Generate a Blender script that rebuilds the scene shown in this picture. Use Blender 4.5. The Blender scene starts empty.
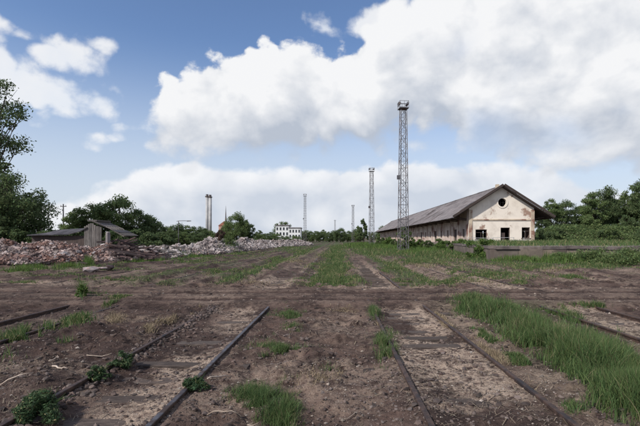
import bpy, math, random
import numpy as np
from mathutils import Vector
from mathutils.geometry import tessellate_polygon

# ------------------------------------------------------------------ camera, sky, sun, exposure
SC = bpy.context.scene
FPX, PX0, PY0, EYE = 427.0, 337.0, 239.0, 1.95          # focal length in photo pixels, vanishing point, eye height
cd = bpy.data.cameras.new('camera'); cam = bpy.data.objects.new('camera', cd)
SC.collection.objects.link(cam); SC.camera = cam
cam.location = (0, 0, EYE); cam.rotation_euler = (math.radians(90), 0, 0)
cd.sensor_width = 36; cd.lens = 36 * FPX / 640
cd.shift_x = -(PX0 - 320) / 640; cd.shift_y = (PY0 - 213) / 640
cd.clip_start = 0.05; cd.clip_end = 8000

SUN_EL, SUN_AZ = 38.0, 230.0        # compass from +Y, clockwise: behind and to the side
SUN_STRENGTH, SUN_ANGLE = 3.6, 2.0
SKY_STRENGTH = 0.125
se, sa = math.radians(SUN_EL), math.radians(SUN_AZ)
sun_dir = Vector((math.sin(sa) * math.cos(se), math.cos(sa) * math.cos(se), math.sin(se)))
ld = bpy.data.lights.new('sun', 'SUN'); ld.energy = SUN_STRENGTH; ld.angle = math.radians(SUN_ANGLE)
ld.color = (1.0, 0.955, 0.88)
sun = bpy.data.objects.new('sun', ld); SC.collection.objects.link(sun)
sun.rotation_euler = sun_dir.to_track_quat('Z', 'Y').to_euler(); sun.location = (-20, -20, 60)

vs = SC.view_settings
vs.view_transform = 'Standard'; vs.look = 'None'; vs.gamma = 1.0; vs.use_curve_mapping = False
vs.exposure = 0.40
SC.render.engine = 'CYCLES'
SC.cycles.max_bounces = 6; SC.cycles.diffuse_bounces = 4; SC.cycles.glossy_bounces = 2
SC.cycles.transparent_max_bounces = 8; SC.cycles.transmission_bounces = 2
SC.cycles.use_denoising = True

class NT:
    """small helper to write node trees as expressions"""
    def __init__(s, tree): s.t = tree; s.n = tree.nodes; s.l = tree.links
    def node(s, typ, **kw):
        n = s.n.new(typ)
        for k, v in kw.items(): setattr(n, k, v)
        return n
    def put(s, sock, v):
        if hasattr(v, 'is_output') or isinstance(v, bpy.types.NodeSocket): s.l.new(v, sock)
        else: sock.default_value = v
    def m(s, op, a, b=0.0, c=0.0, clamp=False):
        n = s.node('ShaderNodeMath', operation=op, use_clamp=clamp)
        s.put(n.inputs[0], a); s.put(n.inputs[1], b); s.put(n.inputs[2], c)
        return n.outputs[0]
    def sstep(s, v, lo, hi, a=0.0, b=1.0):
        n = s.node('ShaderNodeMapRange', interpolation_type='SMOOTHSTEP')
        s.put(n.inputs[0], v); s.put(n.inputs[1], lo); s.put(n.inputs[2], hi); s.put(n.inputs[3], a); s.put(n.inputs[4], b)
        return n.outputs[0]
    def lin(s, v, lo, hi, a=0.0, b=1.0):
        n = s.node('ShaderNodeMapRange'); n.clamp = True
        s.put(n.inputs[0], v); s.put(n.inputs[1], lo); s.put(n.inputs[2], hi); s.put(n.inputs[3], a); s.put(n.inputs[4], b)
        return n.outputs[0]
    def noise(s, vec, scale, detail=4.0, rough=0.55, dist=0.0, w=None):
        n = s.node('ShaderNodeTexNoise')
        if w is not None: n.noise_dimensions = '4D'; n.inputs['W'].default_value = w
        if vec is not None: s.l.new(vec, n.inputs['Vector'])
        n.inputs['Scale'].default_value = scale; n.inputs['Detail'].default_value = detail
        n.inputs['Roughness'].default_value = rough; n.inputs['Distortion'].default_value = dist
        return n.outputs['Fac'], n.outputs['Color']
    def mix(s, f, a, b, mode='MIX'):
        n = s.node('ShaderNodeMix', data_type='RGBA', blend_type=mode)
        s.put(n.inputs[0], f)
        s.put(n.inputs[6], a if not isinstance(a, tuple) else (*a, 1)[:4]); s.put(n.inputs[7], b if not isinstance(b, tuple) else (*b, 1)[:4])
        return n.outputs[2]
    def curve(s, v, pts, lo, hi, olo, ohi):
        """float curve through pts (x, y) given in real units"""
        n = s.node('ShaderNodeFloatCurve')
        c = n.mapping.curves[0]
        P = [((x - lo) / (hi - lo), (y - olo) / (ohi - olo)) for x, y in pts]
        while len(c.points) < len(P): c.points.new(0.5, 0.5)
        for q, (x, y) in zip(c.points, P): q.location = (x, y); q.handle_type = 'AUTO_CLAMPED'
        n.mapping.update()
        s.l.new(s.lin(v, lo, hi), n.inputs['Value'])
        return s.m('MULTIPLY_ADD', n.outputs[0], ohi - olo, olo)

def build_world():
    w = bpy.data.worlds.new('World'); SC.world = w; w.use_nodes = True
    t = w.node_tree; t.nodes.clear(); N = NT(t)
    out = N.node('ShaderNodeOutputWorld'); bg = N.node('ShaderNodeBackground')
    sky = N.node('ShaderNodeTexSky', sky_type='NISHITA', sun_disc=False)
    sky.sun_elevation = se; sky.sun_rotation = sa; sky.altitude = 200; sky.air_density = 1.0; sky.dust_density = 0.7; sky.ozone_density = 2.2
    tc = N.node('ShaderNodeTexCoord'); d = tc.outputs['Generated']
    sp = N.node('ShaderNodeSeparateXYZ'); t.links.new(d, sp.inputs[0])
    X, Y, Z = sp.outputs
    az = N.m('ARCTAN2', X, Y)                               # azimuth, 0 straight ahead
    el = N.m('ARCSINE', Z)
    def A(px): return math.atan((px - PX0) / FPX)
    def E(px, py): return math.atan((PY0 - py) / FPX * math.cos(A(px)))
    # direction noise, flattened so that the clouds spread along the horizon
    mp = N.node('ShaderNodeMapping'); mp.inputs['Scale'].default_value = (1, 1, 1.25); t.links.new(d, mp.inputs[0])
    v = mp.outputs[0]
    wf, wc = N.noise(v, 3.0, 3, 0.5)
    wsub = N.node('ShaderNodeVectorMath', operation='SUBTRACT'); t.links.new(wc, wsub.inputs[0]); wsub.inputs[1].default_value = (.5, .5, .5)
    wsc = N.node('ShaderNodeVectorMath', operation='SCALE'); t.links.new(wsub.outputs[0], wsc.inputs[0]); wsc.inputs['Scale'].default_value = 0.10
    wad = N.node('ShaderNodeVectorMath', operation='ADD'); t.links.new(v, wad.inputs[0]); t.links.new(wsc.outputs[0], wad.inputs[1])
    vw = wad.outputs[0]
    n1, _ = N.noise(vw, 6.0, 6, 0.52)
    n2, _ = N.noise(vw, 2.3, 3, 0.5)
    off = N.node('ShaderNodeVectorMath', operation='ADD'); t.links.new(vw, off.inputs[0])
    off.inputs[1].default_value = (-0.03, -0.01, 0.07)       # a step towards the sun, for self shading
    n1s, _ = N.noise(off.outputs[0], 6.0, 4, 0.50)
    n4, _ = N.noise(vw, 19.0, 6, 0.58)
    nq, _ = N.noise(vw, 10.0, 2, 0.45)
    puff = N.m('SUBTRACT', N.m('ABSOLUTE', N.m('MULTIPLY_ADD', nq, 2.0, -1.0)), 0.22)     # round billows with sharp creases
    W = math.pi
    def field(hi, lo):
        ph = [(A(x), E(x, y)) for x, y in hi]; pl = [(A(x), E(x, y)) for x, y in lo]
        ch = N.curve(az, [(-W, ph[0][1])] + ph + [(W, ph[-1][1])], -W, W, -0.5, 1.2)
        cl = N.curve(az, [(-W, pl[0][1])] + pl + [(W, pl[-1][1])], -W, W, -0.5, 1.2)
        return N.m('SUBTRACT', ch, el), N.m('SUBTRACT', el, cl)
    na = N.m('SUBTRACT', n1, 0.5); nb = N.m('SUBTRACT', n2, 0.5)
    wob = N.m('ADD', N.m('ADD', N.m('MULTIPLY', na, 0.15), N.m('MULTIPLY', nb, 0.06)), N.m('ADD', N.m('MULTIPLY', puff, 0.075), N.m('MULTIPLY', N.m('SUBTRACT', n4, .5), 0.06)))
    # the big cumulus bank
    dh, dl = field([(60, 128), (120, 114), (170, 100), (200, 92), (240, 82), (300, 66), (350, 56), (395, 34), (440, 12), (490, -25), (560, -75), (640, -140), (760, -220)],
                   [(110, 134), (160, 138), (230, 143), (300, 142), (360, 138), (430, 130), (500, 143), (560, 157), (640, 160), (760, 165)])
    dL = N.m('MULTIPLY', N.m('SUBTRACT', az, A(163)), 1.0)
    dR = N.m('MULTIPLY', N.m('SUBTRACT', 1.9, az), 0.6)
    fA = N.m('SMOOTH_MIN', N.m('SMOOTH_MIN', N.m('MULTIPLY', dh, .85), N.m('MULTIPLY', dl, 0.8), .03), N.m('MINIMUM', dL, dR), .05)
    soft = N.sstep(dl, 0.0, 0.10, 0.035, 0.006)
    aA = N.sstep(N.m('ADD', fA, N.m('ADD', wob, 0.030)), -0.010, soft)
    # thin holes towards the lower right side of the bank
    hole = N.m('MULTIPLY', N.sstep(nb, 0.02, 0.14), N.sstep(az, 0.10, 0.35))
    hole = N.m('MULTIPLY', hole, N.sstep(dl, 0.34, 0.08))
    aA = N.m('MULTIPLY', aA, N.m('SUBTRACT', 1.0, N.m('MULTIPLY', hole, 0.6)))
    # second, lower bank
    dh2, dl2 = field([(-200, 222), (40, 208), (100, 192), (130, 173), (160, 166), (230, 168), (300, 168), (360, 166), (430, 163), (500, 162), (545, 170), (600, 186), (660, 196), (800, 200)],
                     [(-200, 300), (100, 245), (200, 250), (300, 250), (400, 235), (500, 215), (600, 215), (800, 240)])
    fB = N.m('MINIMUM', dh2, N.m('MULTIPLY', dl2, 0.7))
    aB = N.sstep(N.m('ADD', fB, N.m('MULTIPLY_ADD', wob, 0.5, 0.003)), -0.006, 0.012)
    # small clouds on the other side, and scattered ones round the rest of the sky
    def blob(px, py, rx, ry):
        da = N.m('DIVIDE', N.m('SUBTRACT', az, A(px)), rx / FPX * math.cos(A(px)) ** 2); de = N.m('DIVIDE', N.m('SUBTRACT', el, E(px, py)), ry / FPX * math.cos(A(px)))
        r = N.m('SQRT', N.m('ADD', N.m('MULTIPLY', da, da), N.m('MULTIPLY', de, de)))
        return N.m('MULTIPLY', N.m('SUBTRACT', 1.0, r), min(rx, ry) / FPX)
    fC = blob(-10, 72, 60, 30)
    for q in ((62, 56, 34, 15), (35, 93, 75, 22), (92, 106, 34, 12), (85, 92, 18, 6), (145, 129, 16, 4), (-5, 22, 18, 9), (-8, 38, 14, 6), (28, 37, 12, 3), (325, 30, 16, 7), (370, 24, 28, 10), (365, 36, 16, 6), (415, 6, 14, 6), (100, 43, 8, 3), (215, 80, 9, 3), (118, 140, 14, 3)):
        fC = N.m('MAXIMUM', fC, blob(*q))
    aC = N.m('MULTIPLY', N.sstep(N.m('ADD', fC, N.m('MULTIPLY_ADD', wob, 0.8, 0.006)), -0.008, 0.018), 0.9)
    away = N.sstep(N.m('ABSOLUTE', az), 0.85, 1.3)
    nD, _ = N.noise(v, 1.7, 5, 0.55)
    aD = N.m('MULTIPLY', N.sstep(nD, 0.48, 0.60), away)
    # veil low over the horizon
    haze = N.sstep(el, E(337, 40), E(337, 225), 0.0, 0.88)
    # shading of the clouds
    lit = N.m('ADD', N.m('MULTIPLY', N.m('SUBTRACT', n1, n1s), 2.6), N.m('MULTIPLY', puff, .55))
    shA = N.m('ADD', N.sstep(dl, -0.02, 0.15, 0.22, 0.80), lit)
    shA = N.m('ADD', shA, N.sstep(dh, 0.13, 0.0, 0.0, 0.30))
    shA = N.m('ADD', N.m('ADD', shA, N.m('MULTIPLY', nb, 0.5)), N.m('MULTIPLY', N.m('SUBTRACT', n4, .5), .8))
    shA = N.m('MAXIMUM', N.m('MINIMUM', shA, 1.0), 0.0)
    GREY, WHITE = (0.37, 0.41, 0.48, 1), (0.695, 0.70, 0.712, 1)
    cA = N.mix(shA, GREY, WHITE)
    shB = N.m('ADD', N.m('ADD', N.sstep(dh2, 0.10, 0.0, 0.25, 0.85), N.m('MULTIPLY', lit, 0.8)), N.m('MULTIPLY', nb, 1.0))
    shB = N.m('MAXIMUM', N.m('MINIMUM', shB, 1.0), 0.0)
    cB = N.mix(shB, (0.46, 0.50, 0.57, 1), (0.71, 0.715, 0.73, 1))
    col = N.node('ShaderNodeVectorMath', operation='SCALE'); t.links.new(sky.outputs[0], col.inputs[0]); col.inputs['Scale'].default_value = SKY_STRENGTH
    c = col.outputs[0]
    c = N.mix(1.0, c, (0.80, 0.84, 0.93, 1), 'MULTIPLY')
    c = N.mix(haze, c, (0.49, 0.54, 0.61, 1))
    c = N.mix(aD, c, N.mix(N.sstep(nD, .5, .75), WHITE, (.6, .63, .68, 1)))
    c = N.mix(aC, c, N.mix(N.m('MAXIMUM', N.m('MINIMUM', N.m('ADD', lit, 0.65), 1.0), 0.0), (.60, .64, .70, 1), WHITE))
    c = N.mix(N.m('MULTIPLY', aB, 0.92), c, cB)
    c = N.mix(aA, c, cA)
    t.links.new(c, bg.inputs[0]); bg.inputs[1].default_value = 1.0
    t.links.new(bg.outputs[0], out.inputs[0])
    w.cycles.sampling_method = 'MANUAL'; w.cycles.sample_map_resolution = 512
build_world()

# ------------------------------------------------------------------ helpers
R = np.random.RandomState(7)
random.seed(5)
COL = SC.collection
def G(px, py):
    """photo pixel of a point on the ground -> x, y"""
    u = py - PY0
    return (px - PX0) * EYE / u, FPX * EYE / u
def XZ(px, py, y):
    """photo pixel of a point at distance y -> x, z"""
    return (px - PX0) / FPX * y, EYE + (PY0 - py) / FPX * y

def _hash(ix, iy, s):
    n = (ix.astype(np.int64) * 374761393 + iy.astype(np.int64) * 668265263 + s * 1442695041) & 0x7fffffff
    n = ((n ^ (n >> 13)) * 1274126177) & 0x7fffffff
    n = n ^ (n >> 16)
    return (n & 0xffff) / 65535.0
def vnoise(x, y, s=0):
    x = np.asarray(x, float); y = np.asarray(y, float)
    ix = np.floor(x); iy = np.floor(y); fx = x - ix; fy = y - iy
    fx = fx * fx * (3 - 2 * fx); fy = fy * fy * (3 - 2 * fy)
    a = _hash(ix, iy, s); b = _hash(ix + 1, iy, s); c = _hash(ix, iy + 1, s); d = _hash(ix + 1, iy + 1, s)
    return (a * (1 - fx) + b * fx) * (1 - fy) + (c * (1 - fx) + d * fx) * fy - 0.5
def fbm(x, y, s=0, o=4):
    t = 0; a = 1.0
    for i in range(o):
        t = t + a * vnoise(x, y, s + i * 17); a *= .5; x = x * 2.03 + 3.1; y = y * 2.03 + 1.7
    return t
def ss(v, lo, hi):
    t = np.clip((v - lo) / (hi - lo), 0, 1); return t * t * (3 - 2 * t)

def mesh_np(name, V, F, smooth=False):
    """mesh from a vertex array and one face array (n, 3 or 4), or a list of face arrays"""
    V = np.asarray(V, np.float32).reshape(-1, 3)
    Fs = F if isinstance(F, list) else [F]
    Fs = [np.asarray(f, np.int32) for f in Fs if len(f)]
    me = bpy.data.meshes.new(name)
    me.vertices.add(len(V)); me.vertices.foreach_set('co', V.ravel())
    loops = np.concatenate([f.ravel() for f in Fs]); tot = np.concatenate([np.full(len(f), f.shape[1], np.int32) for f in Fs])
    st = np.concatenate([[0], np.cumsum(tot)[:-1]]).astype(np.int32)
    me.loops.add(len(loops)); me.loops.foreach_set('vertex_index', loops)
    me.polygons.add(len(tot)); me.polygons.foreach_set('loop_start', st); me.polygons.foreach_set('loop_total', tot)
    me.polygons.foreach_set('use_smooth', np.full(len(tot), bool(smooth)))
    me.update(calc_edges=True)
    return me
def obj(name, me, mat=None, parent=None, loc=None, rot=None, scale=None):
    o = bpy.data.objects.new(name, me)
    if mat is not None and me is not None and len(me.materials) == 0: me.materials.append(mat)
    COL.objects.link(o)
    if parent: o.parent = parent
    if loc is not None: o.location = loc
    if rot is not None: o.rotation_euler = rot
    if scale is not None: o.scale = scale
    return o
def tag(o, label=None, cat=None, group=None, kind=None):
    if label: o['label'] = label
    if cat: o['category'] = cat
    if group: o['group'] = group
    if kind: o['kind'] = kind
    return o
def thing(name, label, cat, loc=(0, 0, 0), rz=0.0, group=None):
    o = bpy.data.objects.new(name, None); COL.objects.link(o)
    o.location = loc; o.rotation_euler = (0, 0, rz); o.empty_display_size = .2
    return tag(o, label, cat, group)

class MB:
    """collects simple shapes into one mesh"""
    def __init__(s): s.v = []; s.q = []; s.t = []; s.n = 0
    def add(s, V, Q=(), T=()):
        V = np.asarray(V, float).reshape(-1, 3)
        s.v.append(V)
        if len(Q): s.q.append(np.asarray(Q, int) + s.n)
        if len(T): s.t.append(np.asarray(T, int) + s.n)
        s.n += len(V); return s
    def box(s, x0, x1, y0, y1, z0, z1):
        V = [(x, y, z) for z in (z0, z1) for x, y in ((x0, y0), (x1, y0), (x1, y1), (x0, y1))]
        return s.add(V, [(3, 2, 1, 0), (4, 5, 6, 7), (0, 1, 5, 4), (1, 2, 6, 5), (2, 3, 7, 6), (3, 0, 4, 7)])
    def tube(s, pts, rad, n=6, cap=True):
        P = [Vector(p) for p in pts]; k = len(P)
        rad = [rad] * k if not hasattr(rad, '__len__') else rad
        V = []; Q = []; T = []
        for i, p in enumerate(P):
            d = (P[min(i + 1, k - 1)] - P[max(i - 1, 0)]).normalized()
            a = d.orthogonal().normalized() if i == 0 else (a - d * a.dot(d)).normalized()
            b = d.cross(a)
            for j in range(n):
                an = 2 * math.pi * j / n + (math.pi / 4 if n == 4 else 0)
                V.append(p + (a * math.cos(an) + b * math.sin(an)) * rad[i])
        for i in range(k - 1):
            for j in range(n): Q.append((i * n + j, i * n + (j + 1) % n, (i + 1) * n + (j + 1) % n, (i + 1) * n + j))
        if cap:
            for j in range(1, n - 1): T.append((0, j + 1, j)); T.append(((k - 1) * n, (k - 1) * n + j, (k - 1) * n + j + 1))
        return s.add([tuple(v) for v in V], Q, T)
    def prism(s, poly, axis, a, b):
        """extrude polygon (list of 2D points) along axis 'x','y' or 'z' from a to b; convex polygons"""
        def p3(p, h): return {'x': (h, p[0], p[1]), 'y': (p[0], h, p[1]), 'z': (p[0], p[1], h)}[axis]
        n = len(poly)
        V = [p3(p, a) for p in poly] + [p3(p, b) for p in poly]
        Q = [(i, (i + 1) % n, n + (i + 1) % n, n + i) for i in range(n)]
        T = [(0, i + 1, i) for i in range(1, n - 1)] + [(n, n + i, n + i + 1) for i in range(1, n - 1)]
        return s.add(V, Q, T)
    def slab(s, p0, p1, p2, p3, th):
        """a board with corner points p0..p3 and thickness th"""
        P = [Vector(p) for p in (p0, p1, p2, p3)]
        nn = (P[1] - P[0]).cross(P[3] - P[0]).normalized() * th
        return s.add([tuple(p) for p in P] + [tuple(p - nn) for p in P],
                     [(0, 1, 2, 3), (7, 6, 5, 4), (0, 4, 5, 1), (1, 5, 6, 2), (2, 6, 7, 3), (3, 7, 4, 0)])
    def mesh(s, name, smooth=False):
        F = []
        if s.q: F.append(np.concatenate(s.q))
        if s.t: F.append(np.concatenate(s.t))
        me = mesh_np(name, np.concatenate(s.v), F, smooth)
        return me
    def build(s, name, mat, parent=None, smooth=False, **kw): return obj(name, s.mesh(name, smooth), mat, parent, **kw)

# ------------------------------------------------------------------ materials
def material(name, c1, c2, scale=3.0, rough=0.85, detail=6, lo=.35, hi=.65, bump=0.0, bscale=20.0, c3=None, c3scale=1.0, c3lo=.5, c3hi=.62,
             metal=0.0, stretch=(1, 1, 1), island=0.0, spec=0.25, objrand=0.0):
    m = bpy.data.materials.new(name); m.use_nodes = True; t = m.node_tree; N = NT(t)
    b = t.nodes['Principled BSDF']
    tc = N.node('ShaderNodeTexCoord'); mp = N.node('ShaderNodeMapping'); mp.inputs['Scale'].default_value = stretch
    geo = N.node('ShaderNodeNewGeometry'); t.links.new(geo.outputs['Position'], mp.inputs[0]); v = mp.outputs[0]
    f, _ = N.noise(v, scale, detail, .6)
    c = N.mix(N.sstep(f, lo, hi), c1, c2)
    if c3 is not None:
        f3, _ = N.noise(v, c3scale, 7, .62, w=3.3)
        c = N.mix(N.sstep(f3, c3lo, c3hi), c, c3)
    if island or objrand:
        r = geo.outputs['Random Per Island'] if island else N.node('ShaderNodeObjectInfo').outputs['Random']
        k = island or objrand
        h = N.node('ShaderNodeHueSaturation'); t.links.new(c, h.inputs['Color'])
        t.links.new(N.lin(r, 0, 1, 1 - k, 1 + k), h.inputs['Value'])
        r2 = N.m('FRACT', N.m('MULTIPLY', r, 7.31)); t.links.new(N.lin(r2, 0, 1, 1 - k * .5, 1 + k * .3), h.inputs['Saturation'])
        c = h.outputs[0]
    t.links.new(c, b.inputs['Base Color'])
    b.inputs['Roughness'].default_value = rough; b.inputs['Metallic'].default_value = metal
    b.inputs['Specular IOR Level'].default_value = spec
    if bump:
        fb, _ = N.noise(v, bscale, 6, .65)
        bn = N.node('ShaderNodeBump'); bn.inputs['Strength'].default_value = bump; bn.inputs['Distance'].default_value = 0.05
        t.links.new(fb, bn.inputs['Height']); t.links.new(bn.outputs[0], b.inputs['Normal'])
    return m
def leaf_material(name, ca, cb, trans=0.35, hue=.03, val=.45, dry=None, dryp=.85):
    m = bpy.data.materials.new(name); m.use_nodes = True; t = m.node_tree; N = NT(t); t.nodes.clear()
    out = N.node('ShaderNodeOutputMaterial'); geo = N.node('ShaderNodeNewGeometry')
    r = geo.outputs['Random Per Island']; r2 = N.m('FRACT', N.m('MULTIPLY', r, 13.7)); r3 = N.m('FRACT', N.m('MULTIPLY', r, 57.1))
    f, _ = N.noise(geo.outputs['Position'], .9, 3, .5)
    c = N.mix(N.m('MULTIPLY_ADD', f, .9, N.m('MULTIPLY_ADD', r, .5, -.2), clamp=True), ca, cb)
    if dry is not None: c = N.mix(N.m('GREATER_THAN', r3, dryp), c, dry)
    h = N.node('ShaderNodeHueSaturation'); t.links.new(c, h.inputs['Color'])
    t.links.new(N.lin(r2, 0, 1, .5 - hue, .5 + hue), h.inputs['Hue']); t.links.new(N.lin(r3, 0, 1, 1 - val, 1 + val), h.inputs['Value'])
    d = N.node('ShaderNodeBsdfPrincipled'); t.links.new(h.outputs[0], d.inputs['Base Color']); d.inputs['Roughness'].default_value = .6; d.inputs['Specular IOR Level'].default_value = .2
    tr = N.node('ShaderNodeBsdfTranslucent'); t.links.new(h.outputs[0], tr.inputs[0])
    mx = N.node('ShaderNodeMixShader'); mx.inputs[0].default_value = trans
    t.links.new(d.outputs[0], mx.inputs[1]); t.links.new(tr.outputs[0], mx.inputs[2]); t.links.new(mx.outputs[0], out.inputs[0])
    return m

M = {}
M['rust'] = material('rusty_rail_steel', (.045, .030, .027), (.10, .062, .048), 9, .6, bump=.3, bscale=60, metal=.35, spec=.4, c3=(.03, .024, .026), c3scale=3)
M['railhead'] = material('worn_rail_steel', (.085, .080, .092), (.15, .142, .155), 14, .5, metal=.6, spec=.4, bump=.3, bscale=45, c3=(.075, .048, .038), c3scale=3.2, c3lo=.46, c3hi=.6)
M['sleeper'] = material('weathered_sleeper_wood', (.050, .038, .034), (.115, .088, .075), 6, .9, stretch=(1, 9, 4), bump=.5, bscale=14, objrand=.25)
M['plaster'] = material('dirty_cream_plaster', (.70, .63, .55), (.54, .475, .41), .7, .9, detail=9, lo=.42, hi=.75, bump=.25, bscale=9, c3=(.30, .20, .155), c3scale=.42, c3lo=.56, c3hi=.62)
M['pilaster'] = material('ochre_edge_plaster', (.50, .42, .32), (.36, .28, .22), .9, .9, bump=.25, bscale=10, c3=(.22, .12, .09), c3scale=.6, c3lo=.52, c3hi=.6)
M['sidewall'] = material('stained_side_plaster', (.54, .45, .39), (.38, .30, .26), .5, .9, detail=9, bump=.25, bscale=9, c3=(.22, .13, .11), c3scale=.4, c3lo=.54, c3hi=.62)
M['dark'] = material('dark_interior', (.012, .011, .012), (.02, .018, .018), 2, .95)
M['door'] = material('dark_weathered_door', (.05, .038, .035), (.085, .062, .055), 2.5, .85, stretch=(6, 6, .6), bump=.4, bscale=8)
M['roof'] = material('weathered_fibre_sheet', (.125, .110, .112), (.190, .170, .170), 1.2, .85, detail=8, bump=.3, bscale=6, c3=(.085, .070, .068), c3scale=.25, c3lo=.5, c3hi=.66, objrand=.2)
M['roofwood'] = material('dark_roof_timber', (.035, .027, .025), (.07, .052, .046), 3, .85, stretch=(5, 1, 5))
M['mast'] = material('grey_galvanised_steel', (.085, .082, .092), (.15, .145, .155), 3, .6, metal=.4, spec=.4, c3=(.13, .075, .055), c3scale=1.1, c3lo=.52, c3hi=.66)
M['concrete'] = material('weathered_concrete', (.095, .076, .064), (.155, .128, .108), .9, .92, detail=9, bump=.5, bscale=12, c3=(.10, .080, .070), c3scale=.45, c3lo=.44, c3hi=.6)
M['pale_block'] = material('pale_stained_concrete', (.25, .20, .155), (.15, .12, .098), .8, .92, detail=9, bump=.5, bscale=12, c3=(.10, .080, .070), c3scale=.7, c3lo=.52, c3hi=.62, objrand=.2)
M['coping'] = material('dark_coping_stone', (.085, .07, .068), (.16, .13, .12), 1.4, .92, bump=.5, bscale=12, objrand=.2)
M['platform_top'] = material('platform_gravel', (.12, .095, .085), (.20, .165, .145), 1.3, .95, bump=.6, bscale=18)
M['chunk'] = material('broken_concrete', (.19, .165, .165), (.32, .285, .285), 1.2, .95, bump=.5, bscale=9, objrand=.4, c3=(.30, .19, .165), c3scale=.6, c3lo=.56, c3hi=.66)
M['rubble'] = material('brick_rubble', (.18, .108, .090), (.28, .222, .205), .5, .95, island=.6, lo=.42, hi=.6)
M['bark'] = material('tree_bark', (.035, .028, .024), (.075, .06, .05), 4, .95, stretch=(3, 3, .7), bump=.5, bscale=10)
M['leafA'] = leaf_material('green_leaf', (.095, .140, .054), (.180, .232, .090), trans=.5)
M['leafB'] = leaf_material('dark_green_leaf', (.072, .108, .048), (.138, .182, .078), trans=.5)
M['leafC'] = leaf_material('fresh_green_leaf', (.062, .115, .028), (.125, .185, .048), trans=.4)
M['leafD'] = leaf_material('blue_green_leaf', (.030, .062, .030), (.080, .125, .052), trans=.3, val=.6, dry=(.16, .14, .07, 1), dryp=.94)
M['leafE'] = leaf_material('dry_brown_leaf', (.07, .045, .035), (.12, .08, .06), trans=.15)
M['grass'] = leaf_material('green_grass_blade', (.058, .104, .038), (.128, .180, .064), trans=.4, dry=(.17, .15, .085, 1), dryp=.92)
M['grass2'] = leaf_material('mixed_grass_blade', (.060, .108, .036), (.118, .170, .058), trans=.4, dry=(.24, .20, .11, 1), dryp=.86)
M['straw'] = leaf_material('dry_straw', (.17, .13, .085), (.32, .25, .165), trans=.2, hue=.012)
M['chaff'] = leaf_material('grey_chaff', (.11, .085, .065), (.24, .19, .14), trans=.1, hue=.012)
M['clod'] = material('earth_clod', (.056, .040, .036), (.115, .086, .075), 1.2, .95, island=.55)
M['grit'] = material('pale_grit', (.15, .12, .10), (.27, .225, .19), 2.0, .95, island=.5)
M['stick'] = material('bleached_stick', (.26, .20, .16), (.40, .33, .27), 8, .85, objrand=.3)
M['oldwood'] = material('grey_old_boards', (.075, .066, .062), (.155, .138, .13), 2, .9, stretch=(8, 8, .8), bump=.4, bscale=8, objrand=.3)
M['char'] = material('dark_scrap', (.035, .024, .026), (.085, .052, .05), 2, .85, objrand=.4)
M['tar'] = material('tarred_felt_roof', (.040, .037, .042), (.080, .074, .082), 1.2, .8, objrand=.25, bump=.3, bscale=5)
M['white'] = material('white_render', (.66, .66, .66), (.54, .54, .54), .3, .9)
M['glass'] = material('dark_window_glass', (.02, .024, .03), (.04, .045, .05), .6, .15, spec=.5)
M['pink'] = material('pink_render', (.48, .27, .22), (.40, .22, .18), .3, .9)
M['tile'] = material('red_roof_tile', (.22, .085, .06), (.30, .13, .09), .9, .85)
M['pale'] = material('pale_cast_concrete', (.30, .30, .31), (.42, .415, .41), .25, .9, c3=(.28, .27, .27), c3scale=.15)

# ------------------------------------------------------------------ ground: one sheet to the horizon
TRACKS = [-11.25, -6.8, -2.6, 1.67, 6.35]
GAUGE = 1.45
# the rubble heap: ridge line (x, y), half width, height
HEAP = [(-60, 34, 6, 1.5), (-36, 33.5, 6.0, 1.75), (-26, 34.5, 5.6, 1.75), (-21, 38, 4.5, 1.35), (-18.5, 46, 3.6, 1.1), (-18, 56, 4, 1.55), (-18.2, 70, 4.5, 1.9), (-17, 88, 4.5, 1.6), (-15, 108, 4.5, 1.75), (-11, 130, 4, 1.5)]
def heap_field(x, y):
    best = np.zeros_like(x); 
    for (x0, y0, w0, h0), (x1, y1, w1, h1) in zip(HEAP[:-1], HEAP[1:]):
        dx, dy = x1 - x0, y1 - y0; L = dx * dx + dy * dy
        t = np.clip(((x - x0) * dx + (y - y0) * dy) / L, 0, 1)
        d = np.hypot(x - x0 - t * dx, y - y0 - t * dy); w = w0 + (w1 - w0) * t; h = h0 + (h1 - h0) * t
        q = np.clip(1 - d / w, 0, 1)
        best = np.maximum(best, h * q ** .75)
    return best
def road_mask(x, y):
    y0 = 11.9 + .35 * fbm(x * .35, x * 0 + 3.3, 91, 2) + .05 * np.clip(-x - 5, 0, 20)
    y1 = 15.6 + .5 * fbm(x * .3, x * 0 + 7.7, 93, 2) + .16 * np.clip(-x - 5, 0, 20)
    return ss(y, y0 - .5, y0 + .35) * (1 - ss(y, y1 - .3, y1 + .7))
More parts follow.
